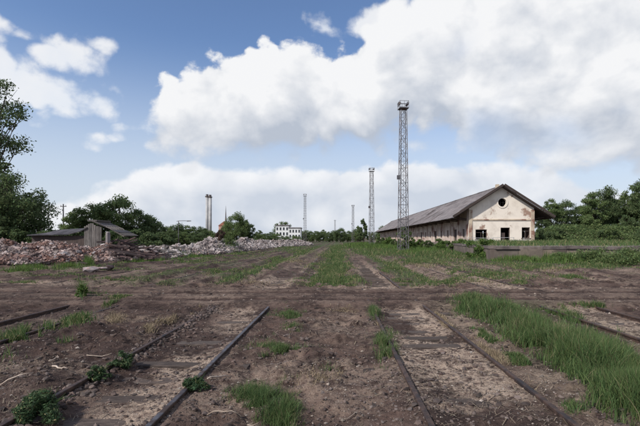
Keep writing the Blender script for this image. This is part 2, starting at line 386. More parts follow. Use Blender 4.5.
def fields(x, y):
    x = np.asarray(x, float); y = np.asarray(y, float)
    near = 1 - ss(y, 40, 90)
    rough = fbm(x * 1.1, y * 1.1, 11, 4); fine = fbm(x * 6, y * 6, 23, 3); cl = np.maximum(0, fbm(x * 2.6, y * 2.6, 31, 3) - .10) + .45 * np.maximum(0, fbm(x * 6.5, y * 6.5, 33, 2) - .08)
    low = fbm(x * .16, y * .13, 5, 3)
    bed = np.zeros_like(x); rail = np.zeros_like(x); cover = np.zeros_like(x)
    for c in TRACKS:
        bed = np.maximum(bed, 1 - ss(np.abs(x - c), .55, .95))
        for r in (c - GAUGE / 2, c + GAUGE / 2):
            g = np.exp(-((x - r) / .30) ** 2); n = vnoise(y * .55, y * 0 + r * 3.1, 71) + .5 * vnoise(y * 2.1, y * 0 + r, 77)
            base = {-2.6: (.09, .070), 1.67: (.075, .062), -6.8: (.045, .10), 6.35: (.03, .03), -11.25: (.05, .09)}[c][0 if r < c else 1]
            cv = base + np.where(y > 16, .075 if c != 1.67 else np.where((r > c) & (y < 24), .0, .085), 0.) + .075 * n * np.where((c in (-2.6, 1.67)) & (r > c) & (y < 16), .25, 1.0)
            rail = np.maximum(rail, g); cover = np.where(g >= rail - 1e-9, cv, cover)
    amp = (1 - .55 * bed) * (1 - .55 * ss(y, 18, 26))
    h = .10 * low + amp * (.11 * rough + .05 * fine + .19 * cl) * (1 - .0 * near)
    h = h - .035 * bed + .02
    # earth thrown up along the left-hand track and the berms by the road
    sh = np.exp(-((x + 3.95) / .38) ** 2) * (y < 12); h += sh * (.06 + .10 * np.maximum(0, fbm(x * 1.6, y * 1.6, 41, 3)))
    for xr in (-4.3, -8.6): h += np.exp(-((x - xr) / .7) ** 2) * ss(y, 16, 18) * (1 - ss(y, 34, 50)) * (.10 + .2 * np.maximum(0, fbm(x * 1.3, y * 1.3, 43, 3)))
    h += np.exp(-((x + 11.5) / 3.0) ** 2 - ((y - 13.2) / 1.1) ** 2) * (.32 + .35 * fbm(x * .9, y * .9, 47, 3))
    h += np.exp(-((x - 9.6) / 2.4) ** 2 - ((y - 20.2) / 1.3) ** 2) * (.16 + .2 * fbm(x * .9, y * .9, 48, 3))
    h += np.exp(-((x - 15.5) / 4.5) ** 2 - ((y - 23.5) / 2.2) ** 2) * (.22 + .35 * fbm(x * .9, y * .9, 49, 3))
    streak = fbm(x * 1.5, y * .045 + 2, 131, 3); fy = ss(y, 16.5, 20)
    h += fy * (1 - ss(y, 70, 120)) * (.16 * streak + .10 * np.maximum(0, fbm(x * 3.2, y * .35, 137, 2)))
    pc = -12.2 - 6.0 * np.exp(-(y - 20) / 18.0); pth = np.exp(-((x - pc) / .95) ** 4) * ss(y, 17, 20) * (1 - ss(y, 100, 140))
    h = h * (1 - pth) + pth * .02 + np.exp(-((x - pc - 1.35) / .35) ** 2) * ss(y, 17, 20) * (1 - ss(y, 90, 120)) * .22
    # flattened where the rails lie
    h = h * (1 - rail * .88) + rail * (cover * .88 - .012) + rail * .02 * fine
    rd = road_mask(x, y)
    wv = .25 * fbm(x * .22, x * 0 + 1.2, 53, 2)
    ruts = sum(a_ * np.exp(-((y - yr - wv * k - .03 * np.clip(-x - 4, 0, 30) * k) / w_) ** 2) for yr, k, w_, a_ in ((12.85, .8, .24, .9), (14.45, 1.3, .26, 1.), (13.6, -.8, .16, .35), (15.4, 2.2, .18, .5)))
    hr = .175 + .03 * low - .11 * ruts + .035 * rough + .02 * fine
    h = h * (1 - rd) + hr * rd
    hp = heap_field(x, y); lump = .82 + .75 * fbm(x * .4, y * .4, 61, 3)
    h = h + hp * lump * np.where(hp > 0, 1, 0)
    # gentle bank on the far right-hand side
    h = h + 3.9 * ss(x, 39, 52) * ss(y, 76, 97)
    # colour masks
    n1 = fbm(x * .8, y * .5, 101, 4); n2 = fbm(x * 2.2, y * 2.2, 111, 4)
    sand = bed * ss(n1 + .5 * n2, -.38, .12) * (1 - rd) * (1 - .75 * ss(y, 17, 40)) * np.where(np.abs(x + 6.8) < 1.5, .15, 1) * np.where(np.abs(x + 11.25) < 1.5, .3, 1)
    sand = np.where((y < 12) & (np.abs(x + 2.6) < 1.2), sand * ss(x + .25 * n1, -3.05, -2.45), sand)
    sand = np.maximum(sand, ss(n1, .05, .4) * .40 * (1 - rd))
    sand = np.maximum(sand, np.exp(-((x - .15) / .75) ** 2 - ((y - 9.6) / 1.7) ** 2) * .55 * (n2 + .7))
    sand = np.maximum(sand, np.exp(-((x - 2.85) / .4) ** 2) * (y < 12) * .75 * (n2 + .65))
    sand = np.maximum(sand, np.exp(-((x + 11.8) / 2.6) ** 2 - ((y - 18.2) / 1.2) ** 2) * .75)
    dark = np.maximum(rd * (.25 + .8 * np.clip(ruts, 0, 1)), 1 * np.exp(-((x + 11.5) / 3.0) ** 2 - ((y - 13.2) / 1.2) ** 2))
    dark = np.maximum(dark, ss(n2, .12, .45) * .6)
    dark = np.maximum(dark, (1 - ss(x + .4 * n1, -3.6, -2.6)) * (y < 12) * (.72 + .5 * n2))  # cloud shade and vignette painted into the soil colour of the left foreground
    dark = np.maximum(dark, bed * (y < 12) * ss(-n1 - .4 * n2, .0, .25) * .8)
    strip = np.exp(-((x + .2) / .95) ** 4) + .75 * np.exp(-((x + 4.9) / .75) ** 4) + .8 * np.exp(-((x - 3.9) / .9) ** 4) + .4 * np.exp(-((x + 9.1) / .9) ** 2)
    green = fy * ss(strip + .9 * n1 + .5 * streak - .25 + .55 * ss(y, 45, 110), .0, .6)
    green = np.maximum(green, ss(x, 5, 20) * ss(y, 24, 34) * .7 * ss(n1, -.2, .2))
    green = np.maximum(green, np.exp(-((x - 4.6) / 1.3) ** 2) * (y < 12.5) * .7)
    sand = np.maximum(sand, fy * ss(-streak, .0, .4) * .5 * (1 - ss(y, 60, 110))); sand = np.maximum(sand, pth * .8); dark = np.maximum(dark, fy * ss(streak, .05, .4) * .8 * (1 - strip))
    dark = np.maximum(dark, np.exp(-((x - pc - 1.5) / .3) ** 2) * ss(y, 17, 20) * .8); green = green * (1 - pth); sand = sand * (1 - .6 * rd * (ruts > .5))
    sand = np.maximum(sand, rd * ss(.6 - ruts, 0, .5) * .35 * (n1 + .6))
    dust = ss(hp, .05, .35)
    return h, np.clip(sand, 0, 1), np.clip(green * (1 - dust), 0, 1), np.clip(dark * (1 - dust), 0, 1), dust
def gh(x, y): return fields(np.atleast_1d(np.asarray(x, float)), np.atleast_1d(np.asarray(y, float)))[0]
def gz(x, y): return float(gh(x, y)[0])

def axis(dense0, dense1, step, lo, hi, grow=1.045):
    a = list(np.arange(dense0, dense1 + 1e-6, step))
    s = step
    while a[-1] < hi: s *= grow; a.append(a[-1] + s)
    s = step; b = []
    c = dense0
    while c > lo: s *= grow; c -= s; b.append(c)
    return np.array(b[::-1] + a)
def ground_material():
    m = bpy.data.materials.new('railyard_earth'); m.use_nodes = True; t = m.node_tree; N = NT(t); b = t.nodes['Principled BSDF']
    at = N.node('ShaderNodeAttribute', attribute_name='soil'); sp = N.node('ShaderNodeSeparateColor'); t.links.new(at.outputs['Color'], sp.inputs[0])
    sand, green, dark = sp.outputs; dust = at.outputs['Alpha']
    geo = N.node('ShaderNodeNewGeometry'); v = geo.outputs['Position']
    a, _ = N.noise(v, 1.3, 8, .62); f, _ = N.noise(v, 9, 8, .65); g, _ = N.noise(v, 34, 5, .65); p, _ = N.noise(v, 70, 3, .6)
    c = N.mix(N.sstep(a, .38, .62), (.042, .027, .023), (.118, .078, .064))
    c = N.mix(N.sstep(f, .48, .70, 0, .6), c, (.170, .118, .094))
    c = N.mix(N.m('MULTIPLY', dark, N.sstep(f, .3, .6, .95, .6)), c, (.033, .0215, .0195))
    sm = N.m('MULTIPLY', sand, N.sstep(N.m('ADD', f, N.m('MULTIPLY', a, .5)), .60, .82))
    c = N.mix(N.m('MULTIPLY', sm, .95), c, N.mix(N.sstep(g, .4, .62), (.30, .222, .170), (.47, .365, .285)))
    c = N.mix(N.m('MULTIPLY', green, N.sstep(f, .33, .5)), c, N.mix(a, (.045, .060, .026), (.085, .100, .045)))
    c = N.mix(dust, c, N.mix(N.sstep(f, .4, .6), (.14, .10, .094), (.23, .19, .185)))
    c = N.mix(N.sstep(g, .60, .72, 0, .55), c, (.21, .165, .13))                 # straw bits and pale grit
    c = N.mix(N.sstep(g, .40, .30, 0, .6), c, (.035, .027, .027))
    c = N.mix(N.sstep(p, .68, .74, 0, .35), c, (.34, .29, .25))
    t.links.new(c, b.inputs['Base Color']); b.inputs['Roughness'].default_value = .95; b.inputs['Specular IOR Level'].default_value = .15
    hsum = N.m('ADD', N.m('MULTIPLY', f, 1.0), N.m('ADD', N.m('MULTIPLY', g, .45), N.m('MULTIPLY', p, .2)))
    bn = N.node('ShaderNodeBump'); bn.inputs['Strength'].default_value = .9; bn.inputs['Distance'].default_value = .07
    t.links.new(hsum, bn.inputs['Height']); t.links.new(bn.outputs[0], b.inputs['Normal'])
    return m
def build_ground():
    xs = axis(-9.5, 8.5, .045, -3500, 3500, 1.05); ys = axis(3.0, 17.5, .05, -60, 5000, 1.04)
    XX, YY = np.meshgrid(xs, ys)
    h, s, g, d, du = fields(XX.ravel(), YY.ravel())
    V = np.stack([XX.ravel(), YY.ravel(), h], 1)
    nx, ny = len(xs), len(ys)
    i = (np.arange(ny - 1)[:, None] * nx + np.arange(nx - 1)[None, :]).ravel()
    F = np.stack([i, i + 1, i + 1 + nx, i + nx], 1)
    me = mesh_np('ground', V, F, True)
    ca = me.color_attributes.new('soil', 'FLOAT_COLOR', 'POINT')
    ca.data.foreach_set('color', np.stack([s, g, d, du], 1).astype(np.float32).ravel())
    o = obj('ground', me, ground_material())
    tag(o, 'brown churned earth of the abandoned railway yard', kind='structure')
build_ground()

# ------------------------------------------------------------------ railway tracks
def build_tracks():
    prof = [(-.062, 0), (.062, 0), (.062, .012), (.011, .03), (.011, .098), (.031, .108), (.031, .136), (.025, .142), (-.025, .142), (-.031, .136), (-.031, .108), (-.011, .098), (-.011, .03), (-.062, .012)]
    sl = MB(); 
    def sleeper_mesh(seed):
        r = np.random.RandomState(seed); n = 7; V = []; xs = np.linspace(-1.25, 1.25, n)
        for x in xs:
            w = .12 + r.uniform(-.012, .012); top = r.uniform(-.008, .006); dy = r.uniform(-.01, .01)
            V += [(x, dy - w, -.14), (x, dy + w, -.14), (x, dy + w, top - .012), (x, dy + w - .02, top), (x, dy - w + .02, top), (x, dy - w, top - .012)]
        Q = [(a * 6 + j, a * 6 + (j + 1) % 6, (a + 1) * 6 + (j + 1) % 6, (a + 1) * 6 + j) for a in range(n - 1) for j in range(6)]
        T = [(0, j + 1, j) for j in range(1, 5)] + [((n - 1) * 6, (n - 1) * 6 + j, (n - 1) * 6 + j + 1) for j in range(1, 5)]
        me = MB().add(V, [q[::-1] for q in Q], T).mesh('sleeper'); me.materials.append(M['sleeper']); return me
    sms = [sleeper_mesh(k) for k in range(6)]
    labels = {-11.25: 'earth-choked rusty track running closest along the brick rubble heap', -6.8: 'half buried rusty track between weedy strip and dark earth berm',
              -2.6: 'railway track with polished bluish rail and leafy weeds growing along it', 1.67: 'railway track with brown rails and sleepers showing in tan earth',
              6.35: 'overgrown rusty track behind the tall green grass strip'}
    span = {-11.25: (10, 110), -6.8: (4, 120), -2.6: (-3, 170), 1.67: (-3, 170), 6.35: (-1, 150)}
    for c in TRACKS:
        t = thing('railway_track', labels[c], 'railway track', (c, 0, 0), 0, 'parallel railway tracks crossing the yard')
        y0, y1 = span[c]; r = np.random.RandomState(int(abs(c) * 10))
        ys = np.concatenate([np.arange(y0, min(26, y1), .5), np.arange(26, y1 + 1, 3.)])
        for s in (-1, 1):
            wx = .012 * np.array([vnoise(y * .25, s * 3.3 + c, 5) for y in ys]); wz = .02 * np.array([vnoise(y * .2, s * 5.1 + c, 6) for y in ys])
            xr = s * GAUGE / 2; ztop = .105
            n = len(prof); k = len(ys)
            V = np.array([[(xr + wx[i] + p[0], ys[i], wz[i] + ztop - .142 + p[1]) for p in prof] for i in range(k)]).reshape(-1, 3)
            Q = [(i * n + (j + 1) % n, i * n + j, (i + 1) * n + j, (i + 1) * n + (j + 1) % n) for i in range(k - 1) for j in range(n)]
            me = mesh_np('rail', V, np.array(Q)); me.materials.append(M['rust']); me.materials.append(M['railhead'])
            shiny = (c == -2.6 and s == 1)
            if shiny:
                mi = np.zeros(len(Q), np.int32); jj = np.arange(len(Q)) % n; mi[(jj >= 6) & (jj <= 8)] = 1; me.polygons.foreach_set('material_index', mi)
            o = obj('rail', me, None, t)
            if shiny: o['label'] = 'rail with bare bluish steel on its head'
            # fish plates every 12 m
            for yf in np.arange(y0 + 2.5, min(30, y1), 12.0):
                MB().box(xr + .012, xr + .04, yf - .3, yf + .3, ztop - .10, ztop - .045).box(xr - .04, xr - .012, yf - .3, yf + .3, ztop - .10, ztop - .045).build('fish_plate', M['rust'], t)
        lim = {-2.6: 34, 1.67: 40, 6.35: 16, -6.8: 14, -11.25: 13}[c]
        y = y0 + .2; k = 0
        while y < lim:
            if not (12.0 < y < 16):
                o = obj('sleeper', sms[k % 6], None, t, loc=(r.uniform(-.04, .04), y, r.uniform(-.035, .012)), rot=(0, r.uniform(-.012, .012), r.uniform(-.04, .04) + (math.pi if k % 4 == 1 else 0)))
            y += .66 + r.uniform(-.05, .05); k += 1
build_tracks()

# ------------------------------------------------------------------ grass and weeds
def blades(P, H, Wd, lean=.5, seg=3, rs=R):
    """P (n,3) roots, H heights, Wd widths -> vertex / face arrays of bent tapering blades"""
    n = len(P); az = rs.uniform(0, 2 * np.pi, n); fa = rs.uniform(0, 2 * np.pi, n)
    ln = rs.uniform(.1, 1, n) * lean * np.where(rs.uniform(0, 1, n) < .18, 2.0, 1.0)
    d = np.stack([np.cos(az), np.sin(az)], 1); w = np.stack([np.cos(fa), np.sin(fa)], 1)
    V = []; 
    for k in range(seg + 1):
        tt = k / seg; ww = Wd * (1 - tt) ** .7 * .5
        c = np.empty((n, 3)); c[:, :2] = P[:, :2] + d * (ln * H * tt ** 1.8)[:, None]; c[:, 2] = P[:, 2] - .02 + H * tt * (1 - .35 * ln * tt)
        if k < seg:
            a = c.copy(); b = c.copy(); a[:, :2] -= w * ww[:, None]; b[:, :2] += w * ww[:, None]
            V += [a, b]
        else: V.append(c)
    m = 2 * seg + 1
    V = np.stack(V, 1).reshape(-1, 3); o = np.arange(n)[:, None] * m
    Q = np.concatenate([o + np.array([[2 * k, 2 * k + 1, 2 * k + 3, 2 * k + 2]]) for k in range(seg - 1)])
    T = o + np.array([[2 * seg - 2, 2 * seg - 1, 2 * seg]])
    return V, Q, T
def grass_object(name, chunks, mat, label, cat='grass'):
    mb = MB()
    for V, Q, T in chunks: mb.add(V, Q, T)
    o = mb.build(name, mat); return tag(o, label, cat, kind='stuff')
def roots(px, py, rx, ry, n, noise=.0, nsc=1.5, tilt=0.0):
    """n ground points inside an ellipse traced on the photograph"""
    a = R.uniform(0, 2 * np.pi, n * 2); r = np.abs(R.normal(0, .5, n * 2)) ** .8
    qx = px + rx * r * np.cos(a); qy = py + ry * r * np.sin(a) + tilt * rx * r * np.cos(a)
    qy = np.maximum(qy, PY0 + 2.2)
    x = (qx - PX0) * EYE / (qy - PY0); y = FPX * EYE / (qy - PY0)
    keep = (fbm(x * nsc, y * nsc, 201, 3) * 1.5 + .7 * fbm(x * nsc * 5, y * nsc * 5, 207, 2) + R.uniform(-.2, .2, len(x))) > noise * r - .42 + noise * .4
    x, y = x[keep][:n], y[keep][:n]
    global EDGE
    EDGE = r[keep][:n]
    return np.stack([x, y, gh(x, y)], 1)
def tuft(patches, hmin=.2, wk=1.0, lean=.6, seg=3, dens=1.7):
    out = []
    for px, py, rx, ry, n, hh, *rest in patches:
        n = int(n * dens)
        P = roots(px, py, rx, ry, n, *(rest or [.5]))
        if not len(P): continue
        H = hh * R.uniform(hmin, 1.0, len(P)) * (.75 + .6 * (vnoise(P[:, 0] * 1.1, P[:, 1] * 1.1, 7) + .5))
        H = H * np.clip(1.2 - .6 * EDGE, .3, 1.0)
        Wd = wk * (.004 + .0009 * P[:, 1]) * R.uniform(.7, 1.4, len(P))
        out.append(blades(P, H, Wd, lean, seg))
    return out
def build_grass():
    # tall strip between the right-hand tracks
    c = tuft([(500, 318, 44, 11, 5200, .42, .3, 1.5, .20), (535, 338, 62, 20, 9000, .46, .4, 1.5, .42), (590, 362, 62, 30, 9000, .46, .35, 1.5, .45), (632, 398, 60, 38, 7500, .46, .4, 1.5, .40),
              (690, 410, 70, 60, 5000, .48, .5), (585, 322, 50, 7, 2600, .32, .6, 1.5, .22), (478, 335, 30, 9, 1500, .13, .8, 1.5, .62), (520, 365, 34, 12, 1700, .13, .8, 1.5, .66), (560, 400, 34, 14, 1300, .13, .8, 1.5, .66), (470, 309, 22, 6, 1500, .3, .4)], wk=1.15)
    grass_object('tall_grass', c, M['grass'], 'tall dense green grass strip beside the brown-railed track')
    # patches between the rails and along the strips beyond the earth road
    near = [(290, 316, 17, 7, 900, .16, .5), (292, 330, 9, 6, 350, .16, .5), (285, 352, 27, 8, 1300, .17, .6), (268, 358, 16, 7, 400, .15, .6), (262, 402, 27, 20, 1700, .20, .7), (283, 414, 13, 12, 900, .22, .5),
            (383, 348, 13, 14, 1500, .30, .35), (374, 316, 5, 6, 420, .30, .2), (392, 362, 11, 8, 420, .2, .6), (398, 398, 10, 16, 500, .14, .9), (410, 415, 9, 10, 260, .13, .9), (330, 370, 8, 4, 130, .12, .9), (300, 345, 12, 4, 260, .13, .8),
            (310, 322, 12, 3, 160, .12, .9)]
    c = tuft([(a, b, rx * 1.7, ry * 1.5, int(n * 1.35), h * .92, q) for a, b, rx, ry, n, h, q in near], wk=.75, lean=.8)
    grass_object('short_grass', c, M['grass'], 'short green grass patches in the brown earth between the two near tracks')
    far = [(330, 281, 37, 9, 5200, .22, .45), (330, 268, 26, 8, 4200, .24, .35), (333, 256, 18, 6, 2600, .28, .3), (338, 248, 12, 4, 1500, .3, .3),
           (408, 282, 22, 8, 1500, .2, .75), (392, 270, 22, 5, 1400, .22, .7), (280, 260, 26, 5, 1700, .22, .65), (262, 268, 20, 4, 700, .2, .75), (300, 252, 22, 4, 1400, .25, .5),
           (490, 277, 46, 8, 3400, .22, .6), (450, 282, 30, 5, 1200, .2, .7), (570, 280, 50, 5, 900, .2, .85), (540, 262, 60, 4, 2200, .35, .5), (620, 258, 40, 4, 1500, .4, .5), (520, 284, 20, 4, 700, .18, .7), (455, 272, 20, 4, 700, .2, .8), (600, 266, 55, 7, 2600, .3, .55), (530, 268, 36, 5, 1600, .25, .6),
           (420, 262, 50, 6, 2800, .32, .5), (390, 252, 52, 6, 4200, .55, .25), (440, 254, 46, 6, 4200, .6, .25), (480, 258, 26, 5, 1800, .4, .4), (365, 246, 28, 4, 2400, .6, .2), (520, 258, 40, 3, 1200, .4, .4),
           (190, 262, 60, 4, 1800, .22, .6), (235, 254, 50, 4, 2200, .25, .5), (110, 281, 70, 4, 1300, .2, .8), (285, 248, 40, 3, 1700, .3, .4), (60, 277, 70, 4, 1000, .2, .8), (600, 310, 45, 3, 500, .2, .8), (20, 285, 40, 4, 400, .2, .9),
           (220, 272, 80, 7, 2600, .13, .7), (150, 284, 80, 7, 1600, .12, .8), (90, 270, 80, 4, 2200, .2, .5), (200, 258, 60, 3, 2200, .25, .5), (560, 312, 30, 4, 600, .2, .7), (120, 302, 30, 5, 500, .16, .8), (95, 298, 18, 4, 300, .2, .6)]
    c = tuft([(a, b, rx, ry, int(n * 1.5), h * .95, q, *w) for a, b, rx, ry, n, h, q, *w in far], wk=.95, lean=.8, seg=2)
    for xc, w, n, hh, ya, yb in ((-.2, .95, 15000, .26, 16.6, 110), (-4.9, .7, 6000, .22, 18, 110), (3.9, .8, 6500, .22, 17, 90), (-9.2, .8, 3000, .18, 19, 100), (8.6, 1.4, 5000, .22, 19, 70), (12.5, 2.5, 6000, .28, 24, 60)):
        y = 1 / R.uniform(1 / yb, 1 / ya, n); x = xc + w * R.normal(0, .62, n)
        k = fbm(x * .9, y * .35, 221, 3) + R.uniform(-.3, .3, n) > .12 - .28 * np.exp(-((x - xc) / w) ** 2) ; x, y = x[k], y[k]
        P = np.stack([x, y, gh(x, y)], 1); c.append(blades(P, hh * R.uniform(.25, 1.1, len(P)), (.004 + .0009 * y) * R.uniform(.7, 1.4, len(P)), .8, 2))
    grass_object('rough_grass', c, M['grass2'], 'rough mixed grass along the strips beyond the earth road')
    # taller herbs in front of the freight shed
    c = tuft([(400, 247, 60, 4, 5200, 1.05, .2), (450, 248, 42, 4, 4200, 1.15, .2), (365, 245, 22, 3, 2200, 1.0, .2), (430, 252, 60, 4, 3000, .8, .4), (500, 256, 24, 4, 900, .6, .5), (520, 261, 40, 2.5, 1600, .6, .5), (580, 261.5, 60, 3, 4600, .95, .2), (520, 260.5, 30, 2, 1500, .7, .4), (640, 262, 40, 3, 1800, .9, .3), (545, 263, 50, 2.5, 900, .4, .6)], wk=1.1, lean=.35)
    rw = [(60, 268, 60, 2.5, 900, .5, .5), (88, 266, 8, 2.5, 400, .8, .2), (150, 263, 40, 2, 900, .5, .5), (230, 252, 14, 2, 700, .9, .3), (20, 272, 30, 2.5, 500, .5, .6), (190, 258, 40, 2, 900, .5, .5)]
    c += tuft(rw, wk=1.0, lean=.5)
    grass_object('tall_weeds', c, M['leafC'], 'tall fresh green weeds before the freight shed and at the rubble foot', 'weeds')
    # yellow-green weeds of the dark side strip
    left = [(28, 338, 40, 15, 2600, .26, .6, 1.5, -.22), (75, 327, 26, 9, 900, .24, .7, 1.5, -.2), (12, 352, 26, 12, 900, .25, .6), (60, 345, 30, 8, 400, .2, .9), (82, 298, 4, 4, 260, .55, .1), (110, 308, 24, 4, 380, .2, .7, 1.5, -.15), (-30, 360, 40, 20, 900, .26, .6)]
    c = tuft(left, wk=1.1, lean=.6)
    grass_object('weedy_grass', c, M['grass2'], 'yellow-green weedy strip beside the half buried track')
    # dead grass
    dry = [(175, 322, 26, 8, 900, .22, .5, 1.5, -.35), (200, 312, 10, 4, 250, .2, .5), (150, 336, 20, 7, 300, .18, .8), (450, 330, 22, 6, 700, .15, .7, 1.5, .7), (490, 356, 26, 9, 800, .16, .7, 1.5, .7), (440, 318, 14, 4, 420, .15, .6, 1.5, .6),
           (530, 385, 30, 14, 700, .16, .8, 1.5, .7), (555, 400, 18, 9, 240, .22, .8), (380, 330, 8, 8, 300, .22, .5), (345, 312, 40, 5, 350, .1, .9), (560, 345, 20, 7, 400, .5, .6), (520, 336, 20, 6, 260, .45, .7), (320, 380, 60, 30, 500, .1, 1.1),
           (250, 285, 120, 14, 900, .14, 1.0), (480, 282, 100, 8, 1200, .18, .9), (420, 266, 60, 8, 1200, .25, .8), (560, 272, 60, 6, 900, .22, .9), (340, 275, 40, 14, 800, .2, .9), (300, 262, 60, 8, 900, .2, .9), (115, 322, 13, 8, 800, .16, .3), (470, 300, 60, 3, 300, .12, .9)]
    c = tuft(dry, wk=.85, lean=1.3)
    grass_object('dry_grass', c, M['straw'], 'bleached dead grass scattered among the tracks and strips')
build_grass()

def litter():
    # clods and stones
    n = 26000
    qy = PY0 + 17 + (R.uniform(0, 1, n) ** .8) * 200; qx = R.uniform(-60, 700, n)
    x = (qx - PX0) * EYE / (qy - PY0); y = FPX * EYE / (qy - PY0)
    keep = (fbm(x * 1.2, y * 1.2, 301, 3) + R.uniform(-.5, .5, n) > -.1)
    keep &= (road_mask(x, y) < .5) | (R.uniform(0, 1, n) < .12)
    x, y = x[keep], y[keep]
    k2 = 900; x = np.concatenate([x, -3.325 + R.choice([-1, 1], k2) * np.abs(R.normal(.09, .07, k2))]); y = np.concatenate([y, R.uniform(3, 11.8, k2)]); n = len(x)
    z = gh(x, y)
    s = (.004 + .0013 * y) * np.exp(R.normal(0, .65, n)); s = np.minimum(s, .05); s[-900:] = R.uniform(.012, .055, 900)
    g = (1 + 5 ** .5) / 2
    base = np.array([(-1, g, 0), (1, g, 0), (-1, -g, 0), (1, -g, 0), (0, -1, g), (0, 1, g), (0, -1, -g), (0, 1, -g), (g, 0, -1), (g, 0, 1), (-g, 0, -1), (-g, 0, 1)], float) / 1.9
    IC = np.array([(0, 11, 5), (0, 5, 1), (0, 1, 7), (0, 7, 10), (0, 10, 11), (1, 5, 9), (5, 11, 4), (11, 10, 2), (10, 7, 6), (7, 1, 8), (3, 9, 4), (3, 4, 2), (3, 2, 6), (3, 6, 8), (3, 8, 9), (4, 9, 5), (2, 4, 11), (6, 2, 10), (8, 6, 7), (9, 8, 1)])
    V = base[None] * s[:, None, None] * R.uniform(.65, 1.3, (n, 12, 1)) * R.uniform(.55, 1.2, (n, 1, 3)) * np.array([1, 1, .7])
    a = R.uniform(0, 6.28, n); ca, sa_ = np.cos(a)[:, None], np.sin(a)[:, None]
    X = V[..., 0] * ca - V[..., 1] * sa_; Y = V[..., 0] * sa_ + V[..., 1] * ca
    V = np.stack([X + x[:, None], Y + y[:, None], V[..., 2] + (z + s * .15)[:, None]], 2).reshape(-1, 3)
    T = (np.arange(n)[:, None, None] * 12 + IC[None]).reshape(-1, 3)
    tag(obj('earth_clods', mesh_np('earth_clods', V, T), M['clod']), 'loose earth clods and small stones strewn over the yard', 'clods', kind='stuff')
    n = 16000
    qy = PY0 + 20 + (R.uniform(0, 1, n) ** .8) * 185; qx = R.uniform(-40, 690, n); x = (qx - PX0) * EYE / (qy - PY0); y = FPX * EYE / (qy - PY0)
    k = (fields(x, y)[1] + R.uniform(-.3, .3, n) > .22); x, y = x[k], y[k]; n = len(x); z = gh(x, y)
    s = (.002 + .0009 * y) * np.exp(R.normal(0, .5, n)); B = np.array([(1, 0, 0), (0, 1, 0), (-1, 0, 0), (0, -1, 0), (.2, .2, .6), (0, 0, -.5)])
    V = B[None] * s[:, None, None] * R.uniform(.6, 1.4, (n, 6, 3)) + np.stack([x, y, z + s * .2], 1)[:, None, :]
    T = (np.arange(n)[:, None, None] * 6 + np.array([(0, 1, 4), (1, 2, 4), (2, 3, 4), (3, 0, 4), (1, 0, 5), (2, 1, 5), (3, 2, 5), (0, 3, 5)])[None]).reshape(-1, 3)
    tag(obj('gravel', mesh_np('gravel', V.reshape(-1, 3), T), M['grit']), 'pale gravel and grit strewn through the trackbeds', 'gravel', kind='stuff')
    # flat straw and twig bits
    n = 7000
    qy = PY0 + 28 + (R.uniform(0, 1, n) ** .9) * 190; qx = R.uniform(-60, 700, n)
    x = (qx - PX0) * EYE / (qy - PY0); y = FPX * EYE / (qy - PY0)
    keep = (fbm(x * .9, y * .9, 331, 3) + R.uniform(-.3, .3, n) > .0) & (road_mask(x, y) < .4); x, y = x[keep], y[keep]; n = len(x)
    L = R.uniform(.01, .06, n) * (1 + .05 * y); w = (.0008 + .00045 * y) * R.uniform(.6, 1.5, n); a = R.uniform(0, np.pi, n)
    dx, dy = np.cos(a) * L, np.sin(a) * L; wx, wy = -np.sin(a) * w, np.cos(a) * w
    zm = np.maximum.reduce([gh(x, y), gh(x + dx, y + dy), gh(x - dx, y - dy)]) + .006
    tl = R.uniform(-.012, .02, n)
    V = np.stack([np.stack([x - dx - wx, y - dy - wy, zm - tl], 1), np.stack([x + dx - wx, y + dy - wy, zm + tl], 1), np.stack([x + dx + wx, y + dy + wy, zm + tl], 1), np.stack([x - dx + wx, y - dy + wy, zm - tl], 1)], 1).reshape(-1, 3)
    F = np.arange(n)[:, None] * 4 + np.arange(4)[None]
    tag(obj('straw_litter', mesh_np('straw_litter', V, F), M['chaff']), 'bleached straw stalks and chaff lying loose on the earth', 'straw', kind='stuff')
litter()

# leafy weed clumps that stand alone
def leaf_cloud(C, n, size, rs, upbias=.3, slim=.55):
    """n rhombic leaves round centres C (m,4: x,y,z,r)"""
    C = np.asarray(C, float); k = rs.randint(0, len(C), n)
    wgt = C[:, 3] ** 2; k = rs.choice(len(C), n, p=wgt / wgt.sum())
    d = rs.normal(0, 1, (n, 3)); d /= np.linalg.norm(d, axis=1)[:, None]
    rr = rs.uniform(0, 1, n) ** .5 * rs.uniform(.8, 1.35, n)
    P = C[k, :3] + d * (C[k, 3] * rr)[:, None] * np.array([1, 1, .72])
    nn = d * .5 + rs.normal(0, .6, (n, 3)); nn[:, 2] += upbias; nn /= np.linalg.norm(nn, axis=1)[:, None]
    u = np.cross(nn, rs.normal(0, 1, (n, 3))); u /= np.linalg.norm(u, axis=1)[:, None]; v = np.cross(nn, u)
    L = size * rs.uniform(.6, 1.4, n)[:, None]
    V = np.stack([P - u * L, P + v * L * slim, P + u * L, P - v * L * slim], 1).reshape(-1, 3)
    F = np.arange(n)[:, None] * 4 + np.arange(4)[None]
    return V, F
